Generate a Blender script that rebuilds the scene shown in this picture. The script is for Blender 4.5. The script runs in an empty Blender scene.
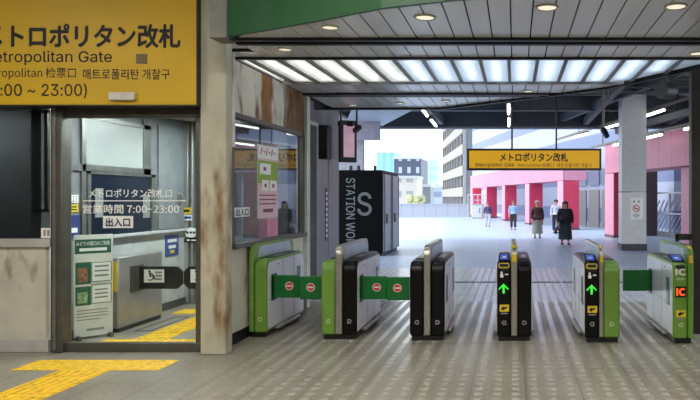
import bpy, bmesh, math, random, os
from mathutils import Vector, Matrix
random.seed(7)
SC = bpy.context.scene
COL = SC.collection
F, H, CX, CY = 680.0, 1.8, 515.0, 198.0        # focal length and camera height used to turn measurements into metres
def YF(py): return F*H/(py-CY)                  # depth of a floor point
def XA(px, Y): return (px-CX)*Y/F
def ZA(py, Y): return H-(py-CY)*Y/F

# ------------------------------------------------------------------ materials
def lin(c):
    if isinstance(c, str):
        c = [int(c[i:i+2], 16)/255 for i in (0, 2, 4)]
    return tuple(((v/12.92) if v <= .04045 else ((v+.055)/1.055)**2.4) for v in c)+(1,)
class NT:
    def __init__(s, name):
        s.m = bpy.data.materials.new(name); s.m.use_nodes = True
        s.t = s.m.node_tree; s.t.nodes.clear(); s.out = s.n('ShaderNodeOutputMaterial')
    def n(s, k, **kw):
        x = s.t.nodes.new(k)
        for a, v in kw.items(): setattr(x, a, v)
        return x
    def put(s, v, sock):
        if hasattr(v, 'is_linked'): s.t.links.new(v, sock)
        else: sock.default_value = v
    def mth(s, op, a, b=0.0, c=None):
        x = s.n('ShaderNodeMath', operation=op); s.put(a, x.inputs[0]); s.put(b, x.inputs[1])
        if c is not None: s.put(c, x.inputs[2])
        return x.outputs[0]
    def pos(s):
        g = s.n('ShaderNodeNewGeometry'); x = s.n('ShaderNodeSeparateXYZ')
        s.t.links.new(g.outputs['Position'], x.inputs[0]); return g.outputs['Position'], x.outputs
    def noise(s, vec, scale, detail=3, sx=1, sy=1, sz=1):
        m = s.n('ShaderNodeMapping'); m.inputs['Scale'].default_value = (sx, sy, sz); s.put(vec, m.inputs[0])
        x = s.n('ShaderNodeTexNoise'); x.inputs['Scale'].default_value = scale; x.inputs['Detail'].default_value = detail
        s.put(m.outputs[0], x.inputs['Vector']); return x.outputs['Fac']
    def ramp(s, fac, a, b):
        x = s.n('ShaderNodeMapRange'); x.inputs[1].default_value = a; x.inputs[2].default_value = b
        s.put(fac, x.inputs[0]); return x.outputs[0]
    def mix(s, fac, a, b):
        x = s.n('ShaderNodeMix', data_type='RGBA'); s.put(fac, x.inputs[0]); s.put(a, x.inputs[6]); s.put(b, x.inputs[7]); return x.outputs[2]
    def bsdf(s, col, rough=.5, metal=0.0, spec=.5, **kw):
        b = s.n('ShaderNodeBsdfPrincipled'); s.put(col, b.inputs['Base Color']); s.put(rough, b.inputs['Roughness']); s.put(metal, b.inputs['Metallic'])
        b.inputs['Specular IOR Level'].default_value = spec
        for k, v in kw.items(): s.put(v, b.inputs[k.replace('_', ' ')])
        s.t.links.new(b.outputs[0], s.out.inputs[0]); return b
MATS = {}
def pm(name, c, rough=.5, metal=0.0, var=.06, vs=6, spec=.5, emit=None, es=0):
    """plain procedural material with a little noise in its tone"""
    if name in MATS: return MATS[name]
    t = NT(name); c = lin(c)
    if var:
        p, _ = t.pos(); nz = t.noise(p, vs, 4)
        d = tuple(v*(1-var*2) for v in c[:3])+(1,); e = tuple(min(1, v*(1+var*2)) for v in c[:3])+(1,)
        col = t.mix(t.ramp(nz, .3, .7), d, e)
    else: col = c
    kw = {}
    if emit: kw = dict(Emission_Color=lin(emit), Emission_Strength=es)
    t.bsdf(col, rough, metal, spec, **kw); MATS[name] = t.m; return t.m
def glass(name, tint=(.9, .95, .95, 1), ior=1.45):
    t = NT(name)                                         # thin pane: Schlick reflection, the same from either side
    g0 = t.n('ShaderNodeNewGeometry'); dt = t.n('ShaderNodeVectorMath', operation='DOT_PRODUCT')
    t.t.links.new(g0.outputs['Normal'], dt.inputs[0]); t.t.links.new(g0.outputs['Incoming'], dt.inputs[1])
    r0 = ((ior-1)/(ior+1))**2
    fr = t.mth('ADD', r0, t.mth('MULTIPLY', 1-r0, t.mth('POWER', t.mth('SUBTRACT', 1.0, t.mth('ABSOLUTE', dt.outputs['Value'])), 5.0)))
    a = t.n('ShaderNodeBsdfTransparent'); a.inputs[0].default_value = tint
    g = t.n('ShaderNodeBsdfGlossy'); g.inputs['Roughness'].default_value = 0.01
    m = t.n('ShaderNodeMixShader'); L = t.t.links
    L.new(fr, m.inputs[0]); L.new(a.outputs[0], m.inputs[1]); L.new(g.outputs[0], m.inputs[2]); L.new(m.outputs[0], t.out.inputs[0])
    MATS[name] = t.m; return t.m
def rusty(name, base, rust='8a5a25', lo=.52, hi=.62, sx=2.5, sz=.5, zlo=None, zhi=None, seed=0, rough=.55):
    """painted sheet with brown rust runs"""
    t = NT(name); p, x = t.pos()
    n1 = t.noise(p, 1.6, 5, sx, sx, sz); n2 = t.noise(p, 9, 4, 1, 1, .35)
    if seed:
        for nd in t.t.nodes:
            if nd.type == 'MAPPING': nd.inputs['Location'].default_value = (seed, seed*.7, seed*1.3)
    f = t.mth('ADD', n1, t.mth('MULTIPLY', t.mth('SUBTRACT', n2, .5), .35))
    f = t.ramp(f, lo, hi)
    if zlo is not None:
        f = t.mth('MULTIPLY', f, t.mth('MULTIPLY', t.ramp(x[2], zlo, zlo+.35), t.ramp(x[2], zhi, zhi-.35)))
    dirt = t.noise(p, 3, 4)
    b = t.mix(t.ramp(dirt, .35, .7), lin(base), tuple(v*.8 for v in lin(base)[:3])+(1,))
    r = t.mix(t.ramp(n2, .35, .65), lin(rust), tuple(v*.6 for v in lin(rust)[:3])+(1,))
    t.bsdf(t.mix(f, b, r), rough); MATS[name] = t.m; return t.m

M_alu = pm('aluminium', '9a9a96', .38, .8)
M_alud = pm('dark_aluminium', '66645e', .42, .6)
M_steel = pm('stainless', 'b4b2ae', .32, .6, .04)
M_black = pm('black_plastic', '121214', .42)
M_blk2 = pm('black_gloss', '08080a', .34, 0, .06, 6, .25)
M_white = pm('white_paint', 'd8d8d2', .5)
M_dsteel = pm('canopy_steel', '4c5057', .6, .2)
M_green = pm('gate_green', '6d953b', .35, 0, .04)
M_flap = pm('flap_green', '0b6c2c', .4, 0, .04)
M_side = pm('gate_side', 'e9e9ee', .2, .1, .02, 3, .8)
M_spine = pm('spine_steel', 'b5b2a8', .32, .8, .05)
M_sensor = pm('sensor_grey', 'b3c0cf', .35, .1)
M_red = pm('sign_red', 'd23a2a', .5, 0, 0)
M_wt = pm('print_white', 'f0f0ec', .5, 0, 0)
M_bt = pm('print_black', '141414', .6, 0, 0)
M_navy = pm('print_navy', '1c2c63', .5, 0, 0)
M_yel = pm('sticker_yellow', 'e8c52a', .5, 0, 0)
M_tact = pm('tactile_yellow', 'e3b51c', .6, 0, .12, 14)
M_grayt = pm('print_grey', '8c8c8c', .5, 0, 0)
M_teal = pm('teal_window', '4d8f80', .15, 0, .05)
M_tube = pm('tube_lit', 'ffffff', .4, 0, 0, emit='fff8ea', es=14)
M_tubeo = pm('tube_lit_outdoor', 'ffffff', .4, 0, 0, emit='fffdf5', es=5)
M_lens = pm('downlight_lens', 'e8e2d2', .4, 0, 0, emit='fff0d4', es=.8)
M_screen = pm('screen_blue', '4860b0', .2, 0, 0, emit='5a78e0', es=.35)
M_orange = pm('led_orange', 'ff5a2a', .3, 0, 0, emit='ff5a24', es=.9)
M_arrow = pm('led_green', '3ad83a', .3, 0, 0, emit='38e838', es=.7)
M_glass = glass('clear_glass')
M_glass2 = glass('window_glass', (.55, .58, .58, 1), 2.0)

# ------------------------------------------------------------------ mesh builder
class MB:
    def __init__(s): s.bm = bmesh.new(); s.mi = 0
    def f(s, vs):
        try:
            x = s.bm.faces.new(vs); x.material_index = s.mi; return x
        except ValueError: return None
    def V(s, *ps): return [s.bm.verts.new(p) for p in ps]
    def box(s, x0, x1, y0, y1, z0, z1):
        v = s.V((x0,y0,z0),(x1,y0,z0),(x1,y1,z0),(x0,y1,z0),(x0,y0,z1),(x1,y0,z1),(x1,y1,z1),(x0,y1,z1))
        for q in ((0,3,2,1),(4,5,6,7),(0,1,5,4),(1,2,6,5),(2,3,7,6),(3,0,4,7)): s.f([v[i] for i in q])
        return s
    def prism(s, pts, ax, a, b):
        def P(u, w, t): return {'x': (t,u,w), 'y': (u,t,w), 'z': (u,w,t)}[ax]
        A = s.V(*[P(u,w,a) for u,w in pts]); B = s.V(*[P(u,w,b) for u,w in pts]); n = len(pts)
        s.f(A[::-1]); s.f(B)
        for i in range(n): s.f([A[i],A[(i+1)%n],B[(i+1)%n],B[i]])
        return s
    def tube(s, p0, p1, r, n=10, r2=None):
        p0, p1 = Vector(p0), Vector(p1); d = (p1-p0).normalized(); r2 = r if r2 is None else r2
        u = d.orthogonal().normalized(); w = d.cross(u)
        A = s.V(*[p0+(u*math.cos(k*2*math.pi/n)+w*math.sin(k*2*math.pi/n))*r for k in range(n)])
        B = s.V(*[p1+(u*math.cos(k*2*math.pi/n)+w*math.sin(k*2*math.pi/n))*r2 for k in range(n)])
        s.f(A[::-1]); s.f(B)
        for i in range(n): s.f([A[i],A[(i+1)%n],B[(i+1)%n],B[i]])
        return s
    def path(s, ps, r, n=8):
        for a, b in zip(ps, ps[1:]): s.tube(a, b, r, n)
        return s
    def bar(s, p0, p1, w, h):
        """rectangular bar between two points, h measured upward"""
        p0, p1 = Vector(p0), Vector(p1); d = (p1-p0).normalized()
        u = d.cross(Vector((0,0,1))); u = u.normalized() if u.length > 1e-4 else Vector((1,0,0)); v = u.cross(d).normalized()
        A = s.V(*[p0+u*a*w/2+v*b*h/2 for a,b in ((-1,-1),(1,-1),(1,1),(-1,1))]); B = s.V(*[p1+u*a*w/2+v*b*h/2 for a,b in ((-1,-1),(1,-1),(1,1),(-1,1))])
        s.f(A[::-1]); s.f(B)
        for i in range(4): s.f([A[i],A[(i+1)%4],B[(i+1)%4],B[i]])
        return s
    def slab(s, O, U, V, N, u0, u1, v0, v1, n0, n1):
        """box in a local frame"""
        O, U, V, N = map(Vector, (O, U, V, N))
        v = s.V(*[O+U*a+V*b+N*c for c in (n0,n1) for a,b in ((u0,v0),(u1,v0),(u1,v1),(u0,v1))])
        for q in ((0,3,2,1),(4,5,6,7),(0,1,5,4),(1,2,6,5),(2,3,7,6),(3,0,4,7)): s.f([v[i] for i in q])
        return s
    def sphere(s, c, r, sx=1, sy=1, sz=1, u=12, v=8):
        mat = Matrix.Translation(c) @ Matrix.Diagonal((sx,sy,sz,1))
        n0 = len(s.bm.faces)
        bmesh.ops.create_uvsphere(s.bm, u_segments=u, v_segments=v, radius=r, matrix=mat)
        s.bm.faces.ensure_lookup_table()
        for fc in s.bm.faces[n0:]: fc.material_index = s.mi
        return s
    def disc(s, O, U, V, N, cx, cy, r, t, n=20, rx=1):
        O, U, V, N = map(Vector, (O, U, V, N))
        ps = [O+U*(cx+r*rx*math.cos(k*2*math.pi/n))+V*(cy+r*math.sin(k*2*math.pi/n)) for k in range(n)]
        A = s.V(*ps); B = s.V(*[p+N*t for p in ps]); s.f(A[::-1]); s.f(B)
        for i in range(n): s.f([A[i],A[(i+1)%n],B[(i+1)%n],B[i]])
        return s
    def poly(s, O, U, V, N, pts, t):
        O, U, V, N = map(Vector, (O, U, V, N))
        ps = [O+U*a+V*b for a,b in pts]; n = len(ps)
        A = s.V(*ps); B = s.V(*[p+N*t for p in ps]); s.f(A[::-1]); s.f(B)
        for i in range(n): s.f([A[i],A[(i+1)%n],B[(i+1)%n],B[i]])
        return s
    def build(s, name, mats, parent=None, local=False, bevel=0, seg=2, smooth=False, origin=None):
        bmesh.ops.recalc_face_normals(s.bm, faces=s.bm.faces)
        me = bpy.data.meshes.new(name)
        off = Vector((0,0,0))
        if parent is not None:
            if not local: off = Vector(parent.get('_o', (0,0,0)))
        else:
            if origin is not None: off = Vector(origin)
            else:
                cs = [v.co for v in s.bm.verts]
                off = Vector(((min(c.x for c in cs)+max(c.x for c in cs))/2, (min(c.y for c in cs)+max(c.y for c in cs))/2, min(c.z for c in cs)))
        bmesh.ops.translate(s.bm, vec=-off, verts=s.bm.verts)
        s.bm.to_mesh(me); s.bm.free()
        o = bpy.data.objects.new(name, me); COL.objects.link(o)
        for m in (mats if isinstance(mats, (list, tuple)) else [mats]): me.materials.append(m)
        if parent is not None: o.parent = parent; o['_o'] = tuple(parent.get('_o', (0,0,0))) if not local else (0,0,0)
        else: o.location = off; o['_o'] = tuple(off)
        if smooth:
            me.shade_smooth(); me.set_sharp_from_angle(angle=math.radians(35))
        if bevel:
            b = o.modifiers.new('bevel', 'BEVEL'); b.width = bevel; b.segments = seg; b.limit_method = 'ANGLE'; b.angle_limit = math.radians(35)
            me.shade_smooth(); me.set_sharp_from_angle(angle=math.radians(60))
        return o
def tag(o, label=None, cat=None, group=None, kind=None):
    if label: o['label'] = label
    if cat: o['category'] = cat
    if group: o['group'] = group
    if kind: o['kind'] = kind
    return o
def thing(name, label, cat, loc, group=None):
    o = bpy.data.objects.new(name, None); COL.objects.link(o); o.location = loc; o['_o'] = tuple(loc); o.empty_display_size = .1
    return tag(o, label, cat, group)
def struct(o): o['kind'] = 'structure'; return o
def copy_tree(o, parent=None):
    c = o.copy(); COL.objects.link(c)
    if parent is not None: c.parent = parent
    for ch in o.children: copy_tree(ch, c)
    return c

try: FONT = bpy.data.fonts.load(os.path.join(bpy.utils.system_resource('DATAFILES', path='fonts'), 'Inter.woff2'))   # Blender's own sans font
except Exception: FONT = None
try: FONTC = bpy.data.fonts.load(os.path.join(bpy.utils.system_resource('DATAFILES', path='fonts'), 'Noto Sans CJK Regular.woff2'))
except Exception: FONTC = None
XP, YP, ZP = Vector((1,0,0)), Vector((0,1,0)), Vector((0,0,1))
def text(name, s, mat, parent, O, U, V, N, w, h, depth=.003, bold=0.0, local=False, top=False, stretch=True):
    """one line of lettering fitted into a w x h box whose lower left corner is O"""
    cu = bpy.data.curves.new('t', 'FONT'); cu.body = s; cu.size = 1; cu.resolution_u = 3
    fo = FONT if s.isascii() and s != 'IC' else FONTC
    if fo: cu.font = fo
    ob = bpy.data.objects.new('t', cu); COL.objects.link(ob)
    dg = bpy.context.evaluated_depsgraph_get(); dg.update()
    me = bpy.data.meshes.new_from_object(ob.evaluated_get(dg))
    bpy.data.objects.remove(ob)
    b = MB(); b.bm.from_mesh(me); bpy.data.meshes.remove(me)
    xs = [v.co.x for v in b.bm.verts]; ys = [v.co.y for v in b.bm.verts]
    if not xs: return None
    x0, x1, y0, y1 = min(xs), max(xs), min(ys), max(ys)
    O, U, V, N = map(Vector, (O, U, V, N))
    kx = w/(x1-x0); ky = h/(y1-y0)
    for v in b.bm.verts: v.co = O+U*((v.co.x-x0)*kx)+V*((v.co.y-y0)*ky)+N*depth
    for f in b.bm.faces: f.material_index = 0
    if bold:                                            # heavier strokes: the same outline again, shifted by a hair in each direction
        src = b.bm.copy(); e = bold*.55
        tmp = bpy.data.meshes.new('t'); src.to_mesh(tmp); src.free()
        for q, (du, dv) in enumerate(((e,0),(-e,0),(0,e),(0,-e),(e*.7,e*.7),(-e*.7,-e*.7))):
            n0 = len(b.bm.verts); b.bm.from_mesh(tmp); b.bm.verts.ensure_lookup_table()
            for v in b.bm.verts[n0:]: v.co += U*(du*kx)+V*(dv*ky)+N*(.0001*(q+1))
        bpy.data.meshes.remove(tmp)
    bmesh.ops.recalc_face_normals(b.bm, faces=b.bm.faces)
    return b.build(name, mat, parent, local=local)
def ftext(name, s, mat, parent, px0, px1, py0, py1, Y, bold=0.0):
    """lettering on a camera-facing plane at depth Y, placed by its measured box"""
    x0, x1, z0, z1 = XA(px0, Y), XA(px1, Y), ZA(py1, Y), ZA(py0, Y)
    return text(name, s, mat, parent, (x0, Y, z0), XP, ZP, -YP, x1-x0, z1-z0, .003, bold)
def fbox(b, px0, px1, py0, py1, Y, t=.02):
    return b.box(XA(px0,Y), XA(px1,Y), Y, Y+t, ZA(py1,Y), ZA(py0,Y))

# ------------------------------------------------------------------ camera, world
cam = bpy.data.cameras.new('camera'); co = bpy.data.objects.new('camera', cam); COL.objects.link(co)
co.location = (0, 0, H); co.rotation_euler = (math.pi/2, 0, 0)
cam.sensor_width = 36; cam.lens = F*36/700; cam.shift_x = -(CX-350)/700; cam.shift_y = -(200-CY)/700
cam.clip_end = 3000; cam.clip_start = .05
SC.camera = co
w = bpy.data.worlds.new('world'); SC.world = w; w.use_nodes = True
nt = w.node_tree; nt.nodes.clear()
tc = nt.nodes.new('ShaderNodeTexCoord'); sx = nt.nodes.new('ShaderNodeSeparateXYZ'); mr = nt.nodes.new('ShaderNodeMapRange')
mx = nt.nodes.new('ShaderNodeMix'); mx.data_type = 'RGBA'; bg = nt.nodes.new('ShaderNodeBackground'); wo = nt.nodes.new('ShaderNodeOutputWorld')
nt.links.new(tc.outputs['Generated'], sx.inputs[0]); nt.links.new(sx.outputs[2], mr.inputs[0]); mr.inputs[1].default_value = 0; mr.inputs[2].default_value = .35
nt.links.new(mr.outputs[0], mx.inputs[0]); mx.inputs[6].default_value = (.93, .98, 1, 1); mx.inputs[7].default_value = (.80, .90, 1, 1)
nt.links.new(mx.outputs[2], bg.inputs[0]); nt.links.new(bg.outputs[0], wo.inputs[0]); bg.inputs[1].default_value = 2.2
SC.view_settings.view_transform = 'Standard'; SC.view_settings.look = 'None'; SC.view_settings.gamma = 1; SC.view_settings.exposure = 0.14
try: SC.view_settings.use_curve_mapping = False
except Exception: pass
SC.cycles.max_bounces = 8; SC.cycles.transparent_max_bounces = 16; SC.cycles.sample_clamp_indirect = 6; SC.cycles.caustics_reflective = False
sun = bpy.data.lights.new('sun', 'SUN'); sun.energy = 2.2; sun.angle = math.radians(25); sun.color = (1, .97, .93)
so = bpy.data.objects.new('sun', sun); COL.objects.link(so); so.location = (-20, 30, 40)
so.rotation_euler = Vector((.75, .1, -1)).to_track_quat('-Z', 'Y').to_euler()

# ------------------------------------------------------------------ floors
def floor_material():
    t = NT('station_tile'); p, x = t.pos(); X, Y = x[0], x[1]
    per = .172
    fx = t.mth('FRACT', t.mth('DIVIDE', t.mth('ADD', X, 20.03), per))
    stripe = t.mth('MULTIPLY', t.mth('GREATER_THAN', fx, .30), t.mth('LESS_THAN', fx, .70))       # raised smooth rib
    fy = t.mth('FRACT', t.mth('DIVIDE', Y, .17))
    dash = t.mth('GREATER_THAN', fy, .44)
    front = t.mth('LESS_THAN', Y, 8.43)
    # in the front field the ribs are broken up into dashes, and some tile columns are plain
    colid = t.mth('FLOOR', t.mth('DIVIDE', t.mth('ADD', X, 20.03), per*3))
    wn = t.n('ShaderNodeTexWhiteNoise', noise_dimensions='1D'); t.put(colid, wn.inputs['W'])
    keep = t.mth('GREATER_THAN', wn.outputs['Value'], .10)
    fdash = t.mth('MULTIPLY', dash, keep)
    gate = t.mth('ADD', t.mth('MULTIPLY', front, fdash), t.mth('SUBTRACT', 1.0, front))
    rib = t.mth('MULTIPLY', stripe, gate)
    rib = t.mth('MULTIPLY', rib, t.ramp(X, -3.6, -2.2))
    jx = t.mth('LESS_THAN', t.mth('FRACT', t.mth('DIVIDE', t.mth('ADD', X, 20.03), per*3)), .03)
    jy = t.mth('LESS_THAN', t.mth('FRACT', t.mth('DIVIDE', t.mth('ADD', Y, .02), .6)), .016)
    seam = t.mth('MULTIPLY', t.mth('LESS_THAN', t.mth('ABSOLUTE', t.mth('SUBTRACT', Y, 8.43)), .02), 1.0)
    joint = t.mth('MAXIMUM', t.mth('MAXIMUM', jx, jy), seam)
    n1 = t.noise(p, .9, 4); n2 = t.noise(p, 30, 3)
    base = t.mix(t.ramp(n1, .35, .65), lin('8f887a'), lin('a09a8b'))
    base = t.mix(t.mth('MULTIPLY', t.ramp(n2, .4, .65), .35), base, lin('575248'))
    cell = t.n('ShaderNodeTexBrick'); cell.offset = .5; cell.inputs['Scale'].default_value = 1
    cell.inputs['Brick Width'].default_value = .11; cell.inputs['Row Height'].default_value = .055; cell.inputs['Mortar Size'].default_value = .006
    cell.inputs['Color1'].default_value = (1,1,1,1); cell.inputs['Color2'].default_value = (.86,.86,.86,1); cell.inputs['Mortar'].default_value = (.62,.62,.62,1)
    t.put(p, cell.inputs['Vector'])
    mul = t.n('ShaderNodeMix', data_type='RGBA', blend_type='MULTIPLY'); mul.inputs[0].default_value = .55
    t.put(base, mul.inputs[6]); t.put(cell.outputs['Color'], mul.inputs[7])
    col = t.mix(t.mth('MULTIPLY', rib, .45), mul.outputs[2], lin('cac6ba'))
    col = t.mix(t.mth('MULTIPLY', joint, .5), col, lin('3d3a34'))
    rough = t.mth('SUBTRACT', .34, t.mth('MULTIPLY', rib, .17))
    b = t.bsdf(col, rough, 0, .5)
    return t.m
def bump_tile_material():
    t = NT('threshold_tile'); p, x = t.pos(); X, Y = x[0], x[1]
    fx = t.mth('FRACT', t.mth('DIVIDE', X, .15)); fy = t.mth('FRACT', t.mth('DIVIDE', Y, .30))
    g = t.mth('MULTIPLY', t.mth('GREATER_THAN', fx, .25), t.mth('GREATER_THAN', fy, .3))
    jy = t.mth('LESS_THAN', t.mth('FRACT', t.mth('DIVIDE', Y, .9)), .03)
    n = t.noise(p, 2, 4)
    c = t.mix(t.ramp(n, .3, .7), lin('a3a6ac'), lin('b3b6ba'))
    c = t.mix(t.mth('MULTIPLY', g, .6), c, lin('ccced2')); c = t.mix(t.mth('MULTIPLY', jy, .6), c, lin('55585e'))
    t.bsdf(c, t.mth('SUBTRACT', .38, t.mth('MULTIPLY', g, .15)), 0, .5); return t.m
def plaza_material():
    t = NT('plaza_paver'); p, x = t.pos()
    br = t.n('ShaderNodeTexBrick'); br.offset = .5; br.inputs['Scale'].default_value = 1
    br.inputs['Brick Width'].default_value = .6; br.inputs['Row Height'].default_value = .6; br.inputs['Mortar Size'].default_value = .012
    br.inputs['Color1'].default_value = lin('a0b3cc'); br.inputs['Color2'].default_value = lin('aabcd2'); br.inputs['Mortar'].default_value = lin('8b97ae')
    t.put(p, br.inputs['Vector'])
    n = t.noise(p, .35, 4, 1, .5, 1)
    c = t.mix(t.mth('MULTIPLY', t.ramp(n, .4, .7), .35), br.outputs['Color'], lin('93a0b8'))
    t.bsdf(c, .38, 0, .6); return t.m
M_floor = floor_material()
b = MB(); b.box(-16, 5, -7, 11.8, -.1, 0); struct(b.build('floor', M_floor))
b = MB(); b.box(-16, 12, 11.8, 17.4, -.1, 0); struct(b.build('floor_threshold', bump_tile_material()))
b = MB(); b.box(-60, 60, 17.4, 64.3, -.1, 0); struct(b.build('ground_plaza', plaza_material()))
b = MB()
for k in range(14): b.box(-3.6+k*.92, -3.6+k*.92+.9, 14.45, 14.62, -.02, .006)
struct(b.build('trim_1', pm('drain_grate', '4b4d50', .5, .6)))

# ------------------------------------------------------------------ ceiling of the gate hall
ZC = 3.5
EDGE = [(-4.2, 12.85), (-3.8, 12.8), (-1.41, 12.8), (.35, 11.33), (1.41, 10.41), (2.38, 8.76), (3.5, 7.2)]
GREEN = [(-3.0, 7.14), (-2.45, 6.86), (-1.84, 6.5), (-1.19, 6.1), (-.5, 5.84), (0, 5.72), (.8, 5.58), (1.8, 5.5), (3.5, 5.45)]
def interp(tab, x):
    if x <= tab[0][0]: return tab[0][1]
    for (a, ya), (c, yc) in zip(tab, tab[1:]):
        if x <= c: return ya+(yc-ya)*(x-a)/(c-a)
    return tab[-1][1]
NEAR = [(-3.7, 8.0), (-3.04, 8.0), (-3.03, 7.16)]+GREEN[1:]
def near(x): return interp(NEAR, x)
def far(x): return interp(EDGE, x)
def ceiling_material():
    t = NT('ceiling_plank'); p, x = t.pos()
    n = t.noise(p, 1.2, 4, 3, .3, 1)
    t.bsdf(t.mix(t.ramp(n, .3, .7), lin('d8d9db'), lin('e6e7e9')), .24, .1, .9); return t.m
M_plank = ceiling_material(); M_gap = pm('ceiling_gap', '1c1c1e', .8)
b = MB()
SEG = [(None, 7.2), (7.46, 8.2), (10.12, 11.0), (11.28, None)]
x = -3.44; pw = .2
while x < 3.4:
    xa, xb = x+.007, x+pw-.007
    for s0, s1 in SEG:
        ya0, yb0 = [(near(q) if s0 is None else max(s0, near(q))) for q in (xa, xb)]
        ya1, yb1 = [(far(q) if s1 is None else min(s1, far(q))) for q in (xa, xb)]
        if ya1 <= ya0+.01 and yb1 <= yb0+.01: continue
        ya1 = max(ya1, ya0+.002); yb1 = max(yb1, yb0+.002)
        b.prism([(xa, ya0), (xb, yb0), (xb, yb1), (xa, ya1)], 'z', ZC, ZC+.02)
    x += pw
struct(b.build('ceiling', M_plank))
b = MB()   # dark void above the planks (two strips either side of the light box)
def strip(y0, y1, z0, z1, bb):
    xs = [-3.6+k*.25 for k in range(29)]
    for xa, xb in zip(xs, xs[1:]):
        p = [max(y0, near(xa)), max(y0, near(xb)), min(y1, far(xb)), min(y1, far(xa))]
        if p[3] <= p[0] and p[2] <= p[1]: continue
        p[3] = max(p[3], p[0]+.002); p[2] = max(p[2], p[1]+.002)
        bb.prism([(xa, p[0]), (xb, p[1]), (xb, p[2]), (xa, p[3])], 'z', z0, z1)
strip(0, 8.22, ZC+.03, ZC+.06, b); strip(10.09, 99, ZC+.03, ZC+.06, b)
struct(b.build('ceiling_backing', M_gap))
M_rail = pm('ceiling_rail', '2a2a2b', .45, .4)
b = MB(); b.box(-3.03, 3.4, 7.2, 7.28, ZC-.03, ZC+.03); b.box(-3.03, 3.4, 7.38, 7.46, ZC-.03, ZC+.03); b.box(-3.03, 3.4, 7.28, 7.38, ZC-.005, ZC+.03)
struct(b.build('trim_2', M_rail))
b = MB(); b.box(-3.44, 2.75, 8.2, 8.27, ZC-.025, ZC+.05); struct(b.build('trim_3', M_rail))
b = MB(); b.box(-3.44, 1.62, 10.06, 10.13, ZC-.015, ZC+.05); struct(b.build('trim_4', M_alu))
b = MB(); b.box(-3.44, .55, 11.0, 11.12, ZC-.03, ZC+.03); b.box(-3.44, .4, 11.14, 11.28, ZC-.03, ZC+.03); struct(b.build('trim_5', M_rail))
b = MB()   # dark edge profile along the front of the ceiling
for (xa, ya), (xb, yb) in zip(EDGE, EDGE[1:]):
    b.prism([(xa, ya-.01), (xb, yb-.01), (xb, yb+.09), (xa, ya+.09)], 'z', ZC-.035, ZC+.25)
struct(b.build('trim_6', M_rail))

# luminous ceiling: translucent panels with tubes above, cool ones added in place of daylight
t = NT('diffuser'); tr = t.n('ShaderNodeBsdfTranslucent'); tr.inputs[0].default_value = (.85, .88, .9, 1)
df = t.n('ShaderNodeBsdfDiffuse'); df.inputs[0].default_value = (.6, .62, .64, 1); ms = t.n('ShaderNodeMixShader'); ms.inputs[0].default_value = .3
t.t.links.new(tr.outputs[0], ms.inputs[1]); t.t.links.new(df.outputs[0], ms.inputs[2]); t.t.links.new(ms.outputs[0], t.out.inputs[0]); M_diff = t.m
lc = thing('luminous_ceiling', 'long band of backlit white translucent panels set into the grey plank ceiling', 'ceiling light', (-.3, 9.15, ZC))
pitch = .355; x = -3.27; k = 0
M_tubew = pm('tube_warm', 'ffffff', .4, 0, 0, emit='fff6e6', es=9); M_tubec = pm('tube_daylight', 'ffffff', .4, 0, 0, emit='dcebff', es=9)
while x < 2.9:
    xa, xb = x+.02, x+pitch-.02
    y1a, y1b = min(10.06, far(xa)-.02), min(10.06, far(xb)-.02)
    if y1a > 8.45 and y1b > 8.35:
        b = MB(); b.prism([(xa, 8.27), (xb, 8.27), (xb, y1b), (xa, y1a)], 'z', ZC+.02, ZC+.024); b.build('diffuser_panel', M_diff, lc)
        b = MB(); b.prism([(x-.02, 8.27), (x+.02, 8.27), (x+.02, min(10.06, far(x+.02)-.02)), (x-.02, min(10.06, far(x-.02)-.02))], 'z', ZC-.012, ZC+.04); b.build('mullion', M_alud, lc)
        xm = (xa+xb)/2; e = min(y1a, y1b)-.12
        if e > 8.7:
            b = MB(); b.tube((xm, 8.4, ZC+.085), (xm, e, ZC+.085), .016, 8); b.build('light_tube', M_tubew if k < 5 else M_tubec, lc)
    x += pitch; k += 1
b = MB(); b.box(-3.44, 2.6, 8.2, 8.24, ZC+.03, ZC+.36); b.box(-3.44, 1.6, 10.06, 10.09, ZC+.03, ZC+.36); strip(8.2, 10.09, ZC+.33, ZC+.36, b)
b.box(-3.46, -3.42, 8.2, 10.14, ZC+.03, ZC+.36); b.build('light_box', pm('lightbox_white', 'e6e8ea', .7), lc)

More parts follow.
